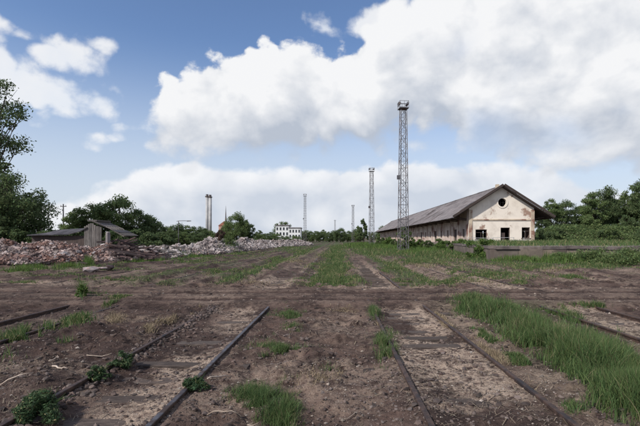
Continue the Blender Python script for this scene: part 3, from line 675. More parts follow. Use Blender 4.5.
def weed(px, py, rpx, hpx, label, mat='leafD', n=420, group=None, name='weed_clump'):
    x, y = G(px, py); r = rpx * y / FPX; h = hpx * y / FPX; rs = np.random.RandomState(int(px * 7 + py))
    t = thing(name, label, 'weed', (x, y, gz(x, y) - .01), 0, group)
    m = MB()
    for k in range(14):
        a = rs.uniform(0, 6.28); l = rs.uniform(.4, 1) * r; m.tube([(0, 0, 0), (math.cos(a) * l * .5, math.sin(a) * l * .5, h * .5), (math.cos(a) * l, math.sin(a) * l, h * rs.uniform(.5, .95))], [.006, .004, .002], 4)
    m.build('stem', M['grass2'], t)
    C = []
    for k in range(26):
        q = rs.uniform(0, .8) ** .8; a = rs.uniform(0, 6.28); C.append((math.cos(a) * q * r * 1.1, math.sin(a) * q * r * 1.1, h * rs.uniform(.1, .9) * math.sqrt(1 - q * q), r * rs.uniform(.10, .32)))
    V, F = leaf_cloud(C, n * (5 if y < 12 else 3), (.014 + .0016 * y) if y < 12 else .012 + .0016 * y, rs, .5, .24 if y < 12 else .5)
    V[:, 2] = np.maximum(V[:, 2], .005)
    obj('foliage', mesh_np('foliage', V, F), M[mat], t)
weed(45, 418, 28, 25, 'largest dark green weed clump, sprawling over the buried rail end', n=1500)
weed(99, 383, 12, 16, 'small dark green weed clump beside a rail, middle one of three', n=420)
weed(122, 370, 13, 18, 'dark green weed clump beside a rail, closest of three to the dirt road', n=480)
weed(196, 392, 13, 15, 'dark green weed clump growing against the bluish polished rail', n=480)
weed(82, 301, 6, 14, 'bright upright weed growing at the end of the buried rail by the road', 'leafC', n=300)
weed(480, 259, 17, 25, 'bushy bright green shrub before the loading platform end', 'leafC', n=1900, name='shrub')
weed(498, 257, 6, 12, 'small dark sapling next to the bright green shrub', 'leafA', n=400, name='shrub')
weed(560, 262.5, 18, 10, 'low green bush against the pale foot of the platform end', 'leafA', n=900, name='shrub')
weed(595, 264, 24, 16, 'broad green bush growing against the platform end wall', 'leafA', n=1400, name='shrub')
weed(632, 266, 24, 17, 'green bush against the platform end wall, beyond the broad one', 'leafA', n=1200, name='shrub')
weed(404, 251, 9, 28, 'climbing green bush wrapped around the mast foot', 'leafA', n=1400, name='shrub')

def stick(px, py, lpx, ang, label, r=.008, bend=.1):
    x, y = G(px, py); L = lpx * y / FPX
    rs = np.random.RandomState(int(px + py * 3)); n = 6
    P = []
    for k in range(n):
        t = k / (n - 1) - .5; bx = bend * L * (t * t - .1)
        qx = x + math.cos(ang) * t * L - math.sin(ang) * bx + rs.uniform(-.012, .012); qy = y + math.sin(ang) * t * L + math.cos(ang) * bx
        P.append((qx - x, qy - y, gz(qx, qy) + r * 1.3 + .012 + rs.uniform(0, .015)))
    m = MB(); m.tube(P, list(np.linspace(r, r * .45, n)), 6)
    k = 3; q = Vector(P[k]); m.tube([q, q + Vector((math.cos(ang + .7), math.sin(ang + .7), .3)) * L * .18], [r * .5, r * .25], 5)
    o = m.build('stick', M['stick'], None, True, loc=(x, y, 0)); tag(o, label, 'stick', 'fallen sticks lying on the earth')
stick(56, 364, 26, 1.9, 'pale curved stick lying between the buried rail and weeds', .009, .5)
stick(99, 359, 24, .1, 'straight pale stick lying flat near the weed clumps', .008, .05)
stick(218, 381, 26, .95, 'bleached forked stick lying beside the weed at the polished rail', .012, .1)
stick(222, 419, 32, -.25, 'long bleached stick lying in the grass patch between the tracks', .008, .2)
stick(255, 424, 14, .3, 'short curved stick beside the green grass patch', .007, .6)
stick(12, 388, 34, .6, 'dark-earthed long stick at the buried rail', .012, .1)
stick(60, 376, 22, -.4, 'thick broken branch lying before the weed clump', .014, .1)
stick(352, 414, 20, .8, 'thin stick lying next to the brown rail', .006, .3)

# ------------------------------------------------------------------ freight shed
def holed_wall(poly, holes, y0, th):
    """wall in the x-z plane at y0 (outer face) with openings, thickness th towards +y"""
    loops = [[Vector((p[0], p[1], 0)) for p in poly]] + [[Vector((p[0], p[1], 0)) for p in h] for h in holes]
    flat = [p for l in loops for p in l]
    tris = tessellate_polygon(loops)
    n = len(flat)
    V = [(p.x, y0, p.y) for p in flat] + [(p.x, y0 + th, p.y) for p in flat]
    T = []
    for a, b, c in tris:
        A, B, C = flat[a], flat[b], flat[c]
        if (B - A).cross(C - A).z < 0: b, c = c, b
        T.append((a, b, c)); T.append((n + a, n + c, n + b))
    Q = []; s = 0
    for l in loops:
        k = len(l)
        for i in range(k): Q.append((s + i, n + s + i, n + s + (i + 1) % k, s + (i + 1) % k))
        s += k
    return MB().add(V, Q, T)
def ring(cx, cz, r, n=20): return [(cx + r * math.cos(2 * math.pi * i / n), cz + r * math.sin(2 * math.pi * i / n)) for i in range(n)]

def build_shed():
    YG, YE = 73.0, 221.0
    def X(px): return (px - PX0) / FPX * YG
    def Z(py): return EYE + (PY0 - py) / FPX * YG
    xl, xr, xm = X(469), X(534), X(501.3)
    el, er = X(452), X(551)
    zr, ze, zb = Z(186.5), Z(218), 0.9
    slope = (zr - ze) / (xm - el)
    def zroof(x): return zr - slope * abs(x - xm)
    t = thing('freight_shed', 'long derelict freight shed with cream plaster gable and grey sheet roof', 'shed', (xm, YG, 0))
    def L(x): return x - xm
    def part(mb, name, mat, parent=None, **kw):
        V = np.concatenate(mb.v); 
        for v in mb.v: v[:, 0] -= xm; v[:, 1] -= YG
        return mb.build(name, mat, parent or t, **kw)
    th = .45
    # gable wall
    wins = [(475.5, 487, 229.5, 239), (500.6, 510, 227.6, 241.5), (521.8, 530, 227.4, 238)]
    holes = [[(X(a), Z(d)), (X(b), Z(d)), (X(b), Z(c)), (X(a), Z(c))] for a, b, c, d in wins]
    oc = ring(X(502.2), Z(202.5), .72)
    poly = [(xl, zb), (xr, zb), (xr, zroof(xr) - .12), (xm, zr - .12), (xl, zroof(xl) - .12)]
    gw = part(holed_wall(poly, holes + [oc], YG, th), 'gable_wall', M['plaster'])
    zc = Z(219.8)
    for xa in (xl - .05, xr - .60 + .05): part(MB().box(xa, xa + .60, YG - .10, YG - .003, zb, zroof(xl) - .45), 'pilaster', M['pilaster'])
    part(MB().box(xl + .57, xr - .57, YG - .14, YG - .003, zc - .10, zc + .12), 'cornice', M['pilaster'], gw)
    # oculus surround
    mb = MB(); k = 20; o1 = ring(X(502.2), Z(202.5), .72, k); o2 = ring(X(502.2), Z(202.5), .98, k)
    V = [(p[0], YG - .09, p[1]) for p in o1] + [(p[0], YG - .09, p[1]) for p in o2] + [(p[0], YG - .002, p[1]) for p in o2] + [(p[0], YG + .05, p[1]) for p in o1]
    Q = [];
    for i in range(k):
        j = (i + 1) % k; Q += [(i, j, k + j, k + i), (k + i, k + j, 2 * k + j, 2 * k + i), (3 * k + i, 3 * k + j, j, i)]
    ow = part(mb.add(V, Q), 'round_window', M['plaster'], gw)
    ob = MB()
    for a in (-.24, .24): ob.box(X(502.2) + a - .03, X(502.2) + a + .03, YG + .2, YG + .26, Z(202.5) - .66, Z(202.5) + .66)
    ob.box(X(502.2) - .68, X(502.2) + .68, YG + .205, YG + .255, Z(202.5) - .03, Z(202.5) + .03); part(ob, 'glazing_bar', M['dark'], ow)
    for i, (a, b, c, d) in enumerate(wins):
        x0, x1, z1, z0 = X(a), X(b), Z(c), Z(d)
        nm = 'doorway' if i == 1 else 'window'
        w = part(MB().box(x0, x1, YG + 2.2, YG + 2.3, z0 - .3, z1 + .3), nm, M['dark'], gw)
        f = MB(); f.box(x0 + .01, x0 + .10, YG + .15, YG + .25, z0, z1 - .01).box(x1 - .10, x1 - .01, YG + .15, YG + .25, z0, z1 - .01).box(x0 + .102, x1 - .102, YG + .15, YG + .25, z1 - .11, z1 - .01)
        if i != 1: f.box(x0 + .102, x1 - .102, YG + .16, YG + .24, (z0 + z1) / 2 + .25, (z0 + z1) / 2 + .33); f.box((x0 + x1) / 2 - .035, (x0 + x1) / 2 + .035, YG + .17, YG + .23, z0, (z0 + z1) / 2 + .24)
        part(f, 'frame', M['door'], w)
        if i != 1: part(MB().box(x0 - .12, x1 + .12, YG - .12, YG + .14, z0 - .14, z0 - .004), 'sill', M['concrete'], w)
        else: part(MB().box(x0 + .12, x0 + .85, YG + .3, YG + .36, z0, z0 + 1.5), 'door_leaf', M['door'], w)
    # side walls: bays with pilasters and dark sliding doors
    nb = 27; bw = (YE - YG - 1.0) / nb
    we = zroof(xl) - .25
    for side, xw, nrm in ((0, xl, -1), (1, xr, 1)):
        # one wall mesh with real openings, built as piers, lintels and sills
        mb = MB()
        xa, xb = (xw, xw + th) if side == 0 else (xw - th, xw)
        prev = YG + th + .004; ops = []
        for b in range(nb):
            y0 = YG + .5 + b * bw; big = b % 3 == 1
            d0, d1 = y0 + bw * .5 - (1.15 if big else .62), y0 + bw * .5 + (1.15 if big else .62)
            z0, z1 = (1.25, 3.75) if big else (2.2, 3.7)
            mb.box(xa, xb, prev, d0, zb, we); mb.box(xa, xb, d0, d1, z1, we); mb.box(xa, xb, d0, d1, zb, z0)
            prev = d1; ops.append((d0, d1, z0, z1, big))
        mb.box(xa, xb, prev, YE, zb, we)
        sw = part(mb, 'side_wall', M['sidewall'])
        if side == 0:
            for b, (d0, d1, z0, z1, big) in enumerate(ops):
                part(MB().box(xa + .22, xa + .28, d0 + .005, d1 - .005, z0 + .005, z1 - .005), 'sliding_door' if big else 'window', M['door'] if big else M['dark'], sw)
            for b in range(nb + 1):
                y = YG + .9 + b * bw
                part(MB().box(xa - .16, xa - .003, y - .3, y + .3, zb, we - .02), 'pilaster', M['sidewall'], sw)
    part(holed_wall(poly, [], YE - .005 + .01, th), 'rear_gable_wall', M['plaster'])
    # roof: boarding, rafters, sheets laid one by one, ridge caps
    rs = np.random.RandomState(3)
    y0, y1 = YG - 1.1, YE + 1.1
    for s in (-1, 1):
        xe = el if s < 0 else er
        part(MB().slab((xm, y0, zr - .10), (xm, y1, zr - .10), (xe, y1, zroof(xe) - .10), (xe, y0, zroof(xe) - .10), .10 * s), 'roof_boarding', M['roofwood'])
    part(MB().slab((xm, y0 - .03, zr + .02), (xm, y0 - .14, zr + .02), (el - .03, y0 - .14, zroof(el) + .02), (el - .03, y0 - .03, zroof(el) + .02), .38), 'verge_board', M['roofwood'])
    part(MB().slab((xm, y0 - .14, zr + .02), (xm, y0 - .03, zr + .02), (er + .03, y0 - .03, zroof(er) + .02), (er + .03, y0 - .14, zroof(er) + .02), .38), 'verge_board', M['roofwood'])
    NY, NR = 34, 4; pw = (y1 - y0) / NY
    # corrugated sheet, unit size, down the slope = x, along the ridge = y
    def sheet(seed):
        r = np.random.RandomState(seed); n = 16; V = []
        for i in range(n + 1):
            yy = i / n; z = .035 * (1 if i % 2 else -1)
            for k in (0, .5, 1): V.append((k, yy, z / 1.0 + r.uniform(-.012, .012)))
        Q = [(i * 3 + k, i * 3 + k + 1, i * 3 + k + 4, i * 3 + k + 3) for i in range(n) for k in range(2)]
        me = mesh_np('roof_sheet', V, np.array(Q)); me.materials.append(M['roof']); return me
    shs = [sheet(k) for k in range(5)]
    run = math.hypot(xm - el, zr - ze); ang = math.atan(slope)
    for s in (-1, 1):
        for i in range(NY):
            for k in range(NR):
                if s < 0 and (i, k) in ((0, 2), (9, 1), (16, 3), (24, 0)): continue      # slipped sheets leave the boards bare
                d0 = run / NR * k
                ox = xm + s * d0 * math.cos(ang); oz = zr - d0 * math.sin(ang) + .055 + .015 * rs.uniform(-1, 1)
                o = obj('roof_sheet', shs[rs.randint(5)], None, t, loc=(L(ox), y0 - YG + pw * i, oz), rot=(0, (ang + rs.uniform(-.012, .012)) if s > 0 else math.pi - ang + rs.uniform(-.012, .012), rs.uniform(-.006, .006)),
                        scale=(run / NR * 1.04, pw * .995, 1.0 if s > 0 else -1.0))
    for i in range(NY):
        yy = y0 + pw * i
        part(MB().tube([(xm, yy + .02, zr + .07), (xm, yy + pw - .02, zr + .07 + rs.uniform(-.03, .03))], .16, 6), 'ridge_cap', M['roof'])
    # brackets under the eaves, chimney stub
    for b in range(nb + 1):
        y = YG + .9 + b * bw
        part(MB().tube([(xl - .02, y, zroof(xl) - 2.0), (el + .7, y, zroof(el + .7) - .24)], .09, 4).tube([(xl - .02, y, zroof(el) - .35), (el + .3, y, zroof(el + .3) - .26)], .08, 4), 'eaves_bracket', M['roofwood'])
    part(MB().tube([(xr + .02, YG + .9, zroof(xr) - 2.0), (er - .7, YG + .9, zroof(er - .7) - .24)], .09, 4), 'eaves_bracket', M['roofwood'])
    part(MB().box(xm - .75, xm - .25, YG + .2, YG + .8, zr - .4, zr + .42).box(xm + .1, xm + .45, YG + .25, YG + .7, zr - .4, zr + .25), 'chimney_stub', M['pilaster'])
build_shed()

def build_platform():
    y0, h = 37.8, 1.30
    xa, xb = 14.0, 46.0
    t = thing('loading_platform', 'long pale concrete loading platform end with dark coping and weeds', 'platform', (xa, y0, 0))
    rs = np.random.RandomState(9)
    poly = [(0, .36), (xb - xa, .36), (xb - xa, 35.0), (5.0, 35.0)]
    MB().prism(poly, 'z', -.3, h - .05).build('platform_deck', M['platform_top'], t)
    x = 0
    while x < xb - xa - .1:
        w = min(2.1, xb - xa - x); 
        dh = rs.uniform(-.03, .03); dy = rs.uniform(-.03, .03)
        MB().box(x + .008, x + w - .008, dy, .355, -.3, h - .27 + dh).build('wall_block', M['pale_block'] if 1.5 < x < 9 else M['concrete'], t)
        if rs.rand() > .22: MB().box(x + .012, x + w - .012, -.12 + rs.uniform(-.05, .05), .5, h - .235 + dh, h + .02 + dh).build('coping_stone', M['coping'], t, rot=(rs.uniform(-.02, .02), rs.uniform(-.008, .008), 0))
        x += w
    # long side towards the tracks
    dx, dy = 5.0, 35.0; Ln = math.hypot(dx, dy); n = 17; an = math.atan2(dx, dy)
    for k in range(n):
        s = .40 + (Ln - .4) / n * k; w = (Ln - .4) / n
        MB().box(-.10, .24, .008, w - .008, -.3, h - .27).build('wall_block', M['concrete'], t, loc=(dx * s / Ln - .26, dy * s / Ln, 0), rot=(0, 0, -an))
        MB().box(-.16, .4, .012, w - .012, h - .235, h + .02).build('coping_stone', M['coping'], t, loc=(dx * s / Ln - .26, dy * s / Ln, 0), rot=(0, 0, -an))
    # narrow platform strip along the shed
    YG = 73.0; xl = (469 - PX0) / FPX * YG; xr = (534 - PX0) / FPX * YG
    MB().box(xl - 3.4 - xa, xl - .18 - xa, YG - y0 + .01, 221 - y0, -.3, h - .04).build('platform_deck', M['platform_top'], t)
    MB().box(xl - .17 - xa, xr + 6 - xa, 35.2, YG - y0 - .12, -.3, h - .06).build('platform_deck', M['platform_top'], t)
    # weeds on the deck
    n = 26000; u = R.uniform(0, 1, n) ** .7; xw = xa + 1.5 + R.uniform(0, 1, n) * (xb - xa - 2); yw = y0 + .5 + u * 34
    keep = (xw > xa + (yw - y0) / 7 + .5) & (fbm(xw * .35, yw * .25, 401, 3) + R.uniform(-.3, .3, n) > -.02)
    P = np.stack([xw, yw, np.full(n, h - .06)], 1)[keep]
    V, Q, T = blades(P, R.uniform(.1, .5, len(P)) * (1 + .8 * ss(P[:, 1], 45, 70)), (.012 + .0009 * P[:, 1]) * R.uniform(.6, 1.3, len(P)), .7)
    o = MB().add(V, Q, T).build('platform_weeds', M['grass2']); tag(o, 'grey-green weeds and dead stalks growing over the loading platform', 'weeds', kind='stuff')
    # broken handrail
    f = thing('handrail', 'broken pale handrail in front of the shed gable', 'railing', (0, 0, h - .06))
    ya = 70.0; xs = [(p - PX0) / FPX * ya for p in (468, 476, 484, 493, 503, 514, 524)]
    for i, x in enumerate(xs): MB().tube([(x, ya, 0), (x + rs.uniform(-.06, .06), ya, .95 if i != 4 else .6)], .045, 6).build('post', M['pale'], f)
    for a, b, z in ((0, 3, .92), (0, 3, .5), (3, 5, .9), (5, 6, .5)): MB().tube([(xs[a], ya - .07, z), (xs[b], ya - .07, z + rs.uniform(-.1, .1))], .035, 6).build('rail', M['pale'], f)
build_platform()

# ------------------------------------------------------------------ lattice lighting masts
def mast_meshes(H, wb=1.35, wt=.85):
    def half(z): return (wb + (wt - wb) * z / H) / 2
    legs = []
    for sx, sy in ((-1, -1), (1, -1), (1, 1), (-1, 1)):
        legs.append(MB().tube([(sx * half(0), sy * half(0), -.2), (sx * half(H), sy * half(H), H)], .055, 4).mesh('leg'))
    br = []
    z = 0; k = 0; nz = int(H / 1.05)
    zs = np.linspace(.4, H - .1, nz)
    for face in range(4):
        m = MB(); c = [(-1, -1), (1, -1), (1, 1), (-1, 1)]; a, b = c[face], c[(face + 1) % 4]
        for i in range(nz - 1):
            p, q = (a, b) if (i + face) % 2 else (b, a); h0, h1 = half(zs[i]), half(zs[i + 1])
            m.tube([(p[0] * h0, p[1] * h0, zs[i]), (q[0] * h1, q[1] * h1, zs[i + 1])], .030, 4, False)
            m.tube([(a[0] * h0, a[1] * h0, zs[i]), (b[0] * h0, b[1] * h0, zs[i])], .022, 4, False)
        br.append(m.mesh('bracing'))
    w = wt / 2 + .28
    pf = MB().box(-w, w, -w, w, H, H + .07).mesh('platform')
    rl = MB()
    for sx, sy in ((-1, -1), (1, -1), (1, 1), (-1, 1), (0, -1), (0, 1), (-1, 0), (1, 0)): rl.tube([(sx * (w - .04), sy * (w - .04), H + .07), (sx * (w - .04), sy * (w - .04), H + 1.05)], .03, 4)
    for zz in (.55, 1.05):
        q = w - .04; rl.tube([(-q, -q, H + zz), (q, -q, H + zz)], .03, 4).tube([(q, -q, H + zz), (q, q, H + zz)], .03, 4).tube([(q, q, H + zz), (-q, q, H + zz)], .03, 4).tube([(-q, q, H + zz), (-q, -q, H + zz)], .03, 4)
    la = MB(); x = half(H * .5) * .4
    for sx in (-.18, .18): la.tube([(sx, half(0) * .75, .5), (sx, half(H) * .75, H)], .022, 4, False)
    for zz in np.arange(.8, H, .45): la.tube([(-.18, half(zz) * .75, zz), (.18, half(zz) * .75, zz)], .016, 4, False)
    lamp = MB().prism([(-.22, -.16), (.22, -.16), (.16, .16), (-.16, .16)], 'y', -.14, .14).mesh('floodlight')
    cab = MB().box(-.22, .22, -.16, .16, -.3, .3).mesh('junction_box')
    foot = MB().box(-.95, .95, -.95, .95, -.5, .28).mesh('footing')
    for me in legs + br + [pf, lamp, cab]: me.materials.append(M['mast'])
    foot.materials.append(M['concrete'])
    return legs, br, pf, rl.mesh('guard_rail'), la.mesh('ladder'), lamp, cab, foot
def build_masts():
    H = 21.3
    legs, br, pf, rl, la, lamp, cab, foot = mast_meshes(H)
    rl.materials.append(M['mast']); la.materials.append(M['mast'])
    g = 'lattice lighting masts standing along the yard'
    for px, top, y, ry, lab in ((403.2, 102, 64.4, .12, 'grey steel lattice lighting mast closest to the freight shed gable'), (371.6, 168, 124, .2, 'grey lattice mast beside the far end of the freight shed'),
                            (353, 205, 250, .3, 'distant lattice mast before the conical dark tree'), (305, 194, 196, .1, 'lattice lighting mast beside the white building'), (335, 220, 430, .4, 'faint tiny mast far down the tracks above the treeline')):
        x = (px - PX0) / FPX * y; z = gz(x, y)
        t = thing('lighting_mast', lab, 'mast', (x, y, z), ry, g)
        htop = EYE + (PY0 - top) / FPX * y - 1.05 - z; t.scale = (1, 1, htop / H)
        for m in legs: obj('leg', m, None, t)
        for m in br: obj('bracing', m, None, t)
        obj('platform', pf, None, t); obj('guard_rail', rl, None, t); obj('ladder', la, None, t); obj('footing', foot, None, t)
        for k, (lx, ly) in enumerate(((-.62, -.3), (-.62, .3), (.62, -.3), (.62, .3))): obj('floodlight', lamp, None, t, loc=(lx, ly, H + .75), rot=(.3, 0, 1.57 if lx > 0 else -1.57))
        obj('junction_box', cab, None, t, loc=(-.72, 0, H * .52))
build_masts()

# ------------------------------------------------------------------ rubble
def lump(s, flat, rs):
    g = (1 + 5 ** .5) / 2
    V = np.array([(-1, g, 0), (1, g, 0), (-1, -g, 0), (1, -g, 0), (0, -1, g), (0, 1, g), (0, -1, -g), (0, 1, -g), (g, 0, -1), (g, 0, 1), (-g, 0, -1), (-g, 0, 1)], float) / 1.9
    V = np.clip(V * rs.uniform(.75, 1.35, (12, 1)), -.85, .85) * np.array([s, s * rs.uniform(.5, .95), s * flat * rs.uniform(.6, 1.3)])
    T = np.array([(0, 11, 5), (0, 5, 1), (0, 1, 7), (0, 7, 10), (0, 10, 11), (1, 5, 9), (5, 11, 4), (11, 10, 2), (10, 7, 6), (7, 1, 8), (3, 9, 4), (3, 4, 2), (3, 2, 6), (3, 6, 8), (3, 8, 9), (4, 9, 5), (2, 4, 11), (6, 2, 10), (8, 6, 7), (9, 8, 1)])
    return V, T
def rand_boxes(P, S, rs, jit=.18):
    """tumbled, chipped boxes at P (n,3) with half sizes S (n,3)"""
    n = len(P); c = np.array([(x, y, z) for z in (-1, 1) for x, y in ((-1, -1), (1, -1), (1, 1), (-1, 1))], float)
    V = c[None] * S[:, None, :] * (1 + rs.uniform(-jit, jit, (n, 8, 3)))
    a, b, g = rs.uniform(0, 6.28, n), rs.normal(0, .5, n), rs.normal(0, .5, n)
    ca, sa_, cb, sb, cg, sg = np.cos(a), np.sin(a), np.cos(b), np.sin(b), np.cos(g), np.sin(g)
    Rm = np.array([[ca * cb, ca * sb * sg - sa_ * cg, ca * sb * cg + sa_ * sg], [sa_ * cb, sa_ * sb * sg + ca * cg, sa_ * sb * cg - ca * sg], [-sb, cb * sg, cb * cg]]).transpose(2, 0, 1)
    V = np.einsum('nij,nkj->nki', Rm, V) + P[:, None, :]
    F = np.array([(3, 2, 1, 0), (4, 5, 6, 7), (0, 1, 5, 4), (1, 2, 6, 5), (2, 3, 7, 6), (3, 0, 4, 7)])
    return V.reshape(-1, 3), (np.arange(n)[:, None, None] * 8 + F[None]).reshape(-1, 4)
def heap_points(n, rs, seg=None, spread=1.05):
    H_ = np.array(HEAP); pts = H_[sorted(set(list(seg) + [q + 1 for q in seg]))]
    x0, x1 = pts[:, 0].min() - 6, pts[:, 0].max() + 5; y0, y1 = pts[:, 1].min() - 6, pts[:, 1].max() + 3
    x0 = max(x0, -42); out = []
    while sum(map(len, out)) < n:
        x = rs.uniform(x0, x1, 4 * n); y = rs.uniform(y0, y1, 4 * n); hf = heap_field(x, y)
        k = (hf > .12) & (rs.uniform(0, 1, 4 * n) < 30.0 / np.maximum(y, 20)); out.append(np.stack([x[k], y[k]], 1))
    p = np.concatenate(out)[:n]
    return np.stack([p[:, 0], p[:, 1], gh(p[:, 0], p[:, 1])], 1), None
def build_rubble():
    rs = np.random.RandomState(21)
    P1, _ = heap_points(40000, rs, [1, 2, 3]); P2, _ = heap_points(22000, rs, [4, 5, 6, 7, 8])
    for nm, P, k, lab in (('brick_rubble', P1, .47, 'pinkish heap of broken bricks and mortar before the ruined hut'), ('concrete_rubble', P2, .78, 'pale grey rubble bank running down along the far tracks')):
        n = len(P); s = np.minimum(np.exp(rs.normal(-.1, .65, n)), 3.2)[:, None] * k
        S = np.array([.125, .065, .045])[None] * s * rs.uniform(.7, 1.5, (n, 3)); P = P.copy(); P[:, 2] += .03 + rs.uniform(0, .06, n) * k
        V, F = rand_boxes(P, S, rs, .33); o = obj(nm, mesh_np(nm, V, F), M['rubble'] if nm == 'brick_rubble' else M['rubble2']); tag(o, lab, 'rubble', kind='stuff')
    def chunks(n, seg, lo, hi, label, group, mat='chunk', flat=.45, name='concrete_chunk'):
        P, o = heap_points(n, rs, seg, .85)
        for i in range(n):
            s = rs.uniform(lo, hi) * (.6 + .8 * rs.rand() ** 3); V, F = lump(s, flat * 1.5, rs)
            ob = obj(name, mesh_np(name, V, F), M[mat], None, loc=(P[i, 0], P[i, 1], P[i, 2] + s * .2), rot=(rs.normal(0, .35), rs.normal(0, .35), rs.uniform(0, 6.28))); tag(ob, label, 'concrete chunk', group)
    chunks(90, [1, 2], .16, .42, 'broken grey concrete lump on the pinkish brick heap', 'concrete lumps on the brick heap')
    chunks(40, [3, 4], .2, .45, 'broken concrete lump among the low rubble by the dark scrap', 'concrete lumps by the dark scrap')
    chunks(130, [5, 6, 7, 8], .2, .6, 'pale concrete chunk on the far grey rubble bank', 'pale chunks on the far rubble bank', 'chunk')
    # dark burnt timbers and scrap
    def timber(px, py, y, L, az, tilt, label, group, mat='char', w=.08):
        x, z = XZ(px, py, y); o = MB().box(-L / 2, L / 2, -w, w, -w * .7, w * .7).build('timber', M[mat], None, loc=(x, y, z), rot=(0, tilt, az)); tag(o, label, 'timber', group)
    for i in range(46):
        px = rs.uniform(112, 163); y = rs.uniform(34, 40); x = (px - PX0) / FPX * y
        zg = gz(x, y); zz = zg + rs.uniform(.1, .75); py = PY0 - (zz - EYE) / y * FPX
        timber(px, py, y, rs.uniform(.9, 2.8), rs.uniform(-.7, .7), rs.uniform(-.35, .35), 'dark reddish scrap timber in the tangled pile behind the low bricks', 'dark scrap timbers in the tangle', w=rs.uniform(.05, .11))
    for i in range(14):
        px = rs.uniform(20, 108); y = rs.uniform(30, 36); x = (px - PX0) / FPX * y; zz = gz(x, y) + .15; py = PY0 - (zz - EYE) / y * FPX
        timber(px, py, y, rs.uniform(.8, 2.2), rs.uniform(-1, 1), rs.uniform(-.3, .3), 'dark timber lying on the pinkish brick heap', 'dark timbers on the brick heap', w=.06)
    for i in range(16):
        px = rs.uniform(130, 180); y = rs.uniform(40, 48); x = (px - PX0) / FPX * y; zz = gz(x, y) + .3; py = PY0 - (zz - EYE) / y * FPX
        timber(px, py, y, rs.uniform(1.0, 3.0), rs.uniform(-.6, .6), rs.uniform(-.25, .25), 'grey weathered plank among the low rubble', 'grey planks in the rubble', 'oldwood', w=.09)
    # pale slabs dumped on the grass in front
    for px, py, s, r, lab in ((92, 274, .42, .2, 'flat pale slab dumped on the grass before the rubble'), (103, 273, .36, .9, 'tilted pale slab dumped beside the flat one'), (110, 272.5, .35, 1.7, 'dark block standing at the end of the dumped slabs')):
        x, y = G(px, py); V, F = lump(s * 1.3, .35 if s > .351 else .6, rs)
        tag(obj('concrete_slab', mesh_np('concrete_slab', V, F), M['chunk'] if s > .351 else M['char'], None, loc=(x, y, gz(x, y) + .16), rot=(0, 0, r)), lab, 'concrete slab', kind='thing')
    # stubby concrete post
    x, y = (108 - PX0) / FPX * 38, 38.0; zg = gz(x, y); _, zt = XZ(108, 231.5, y)
    m = MB().tube([(0, 0, -.3), (0, 0, (zt - zg) * .72), (0, 0, (zt - zg) * .9), (0, 0, zt - zg)], [.22, .20, .18, .11], 6)
    tag(m.build('concrete_post', M['chunk'], None, loc=(x, y, zg)), 'stubby pale concrete post with rounded top at the ruined hut', 'post')
M['rubble2'] = material('concrete_rubble', (.20, .165, .155), (.30, .265, .255), .4, .95, island=.45, lo=.42, hi=.6)
build_rubble()

def build_hut():
    y = 42.0
    def X(px): return (px - PX0) / FPX * y
    def Z(py): return EYE + (PY0 - py) / FPX * y
    t = thing('ruined_hut', 'collapsing low hut with sagging tarred roof and pale board wall', 'hut', (X(90), y, 0))
    ox = X(90); rs = np.random.RandomState(4)
    def L(px): return X(px) - ox
    # sagging felt roof in strips, facing the tracks
    pts = [(28, 232.5, 240.5), (40, 229.5, 240.2), (55, 228.3, 240), (68, 227.6, 239.6), (80, 226, 237), (88, 223.5, 233)]
    for i, (a, b) in enumerate(zip(pts[:-1], pts[1:])):
        MB().slab((L(a[0]) + .01, 2.6, Z(a[1])), (L(a[0]) + .01, -.2, Z(a[2]) + .55), (L(b[0]) - .01, -.2, Z(b[2]) + .55), (L(b[0]) - .01, 2.6, Z(b[1])), .09).build('roof_strip', M['tar'], t)
    MB().box(L(30), L(83), .25, .4, .2, 2.28).build('front_wall', M['door'], t)
    MB().box(L(30), L(30) + .2, .41, 2.5, .2, 2.3).build('end_wall', M['door'], t)
    # pale upright boards of the standing gable
    n = 9
    for i in range(n):
        a = L(84.5) + (L(102) - L(84.5)) / n * i; zt = Z(222.5 + 5.0 * abs(i - 3) / 5 + rs.uniform(-.4, .8))
        MB().box(a + .01, a + (L(102) - L(84.5)) / n - .012, -.08 + rs.uniform(-.02, .02), -.02, .3, zt).build('wall_board', M['oldwood'], t)
    # fallen roof slope with bare rafters
    for i in range(6):
        o = i * .5
        MB().tube([(L(92), o, Z(221)), (L(110), o, Z(228.5)), (L(124) - .1 * i, o, Z(236.5))], .07, 4).build('rafter', M['oldwood'], t)
    for k in range(5):
        u = k / 5; a = (L(93) + (L(127) - L(93)) * u, Z(221.5) + (Z(237) - Z(221.5)) * u + .1)
        b = (L(93) + (L(127) - L(93)) * (u + .17), Z(221.5) + (Z(237) - Z(221.5)) * (u + .17) + .1)
        if k != 2: MB().slab((a[0], 2.7, a[1]), (a[0], -.1, a[1]), (b[0], -.1, b[1]), (b[0], 2.7, b[1]), .03).build('roof_board', M['tar'] if k % 2 else M['oldwood'], t)
    MB().box(L(88), L(97), -.05, 2.6, Z(221.4), Z(219.8)).build('ridge_cap', M['oldwood'], t)
build_hut()

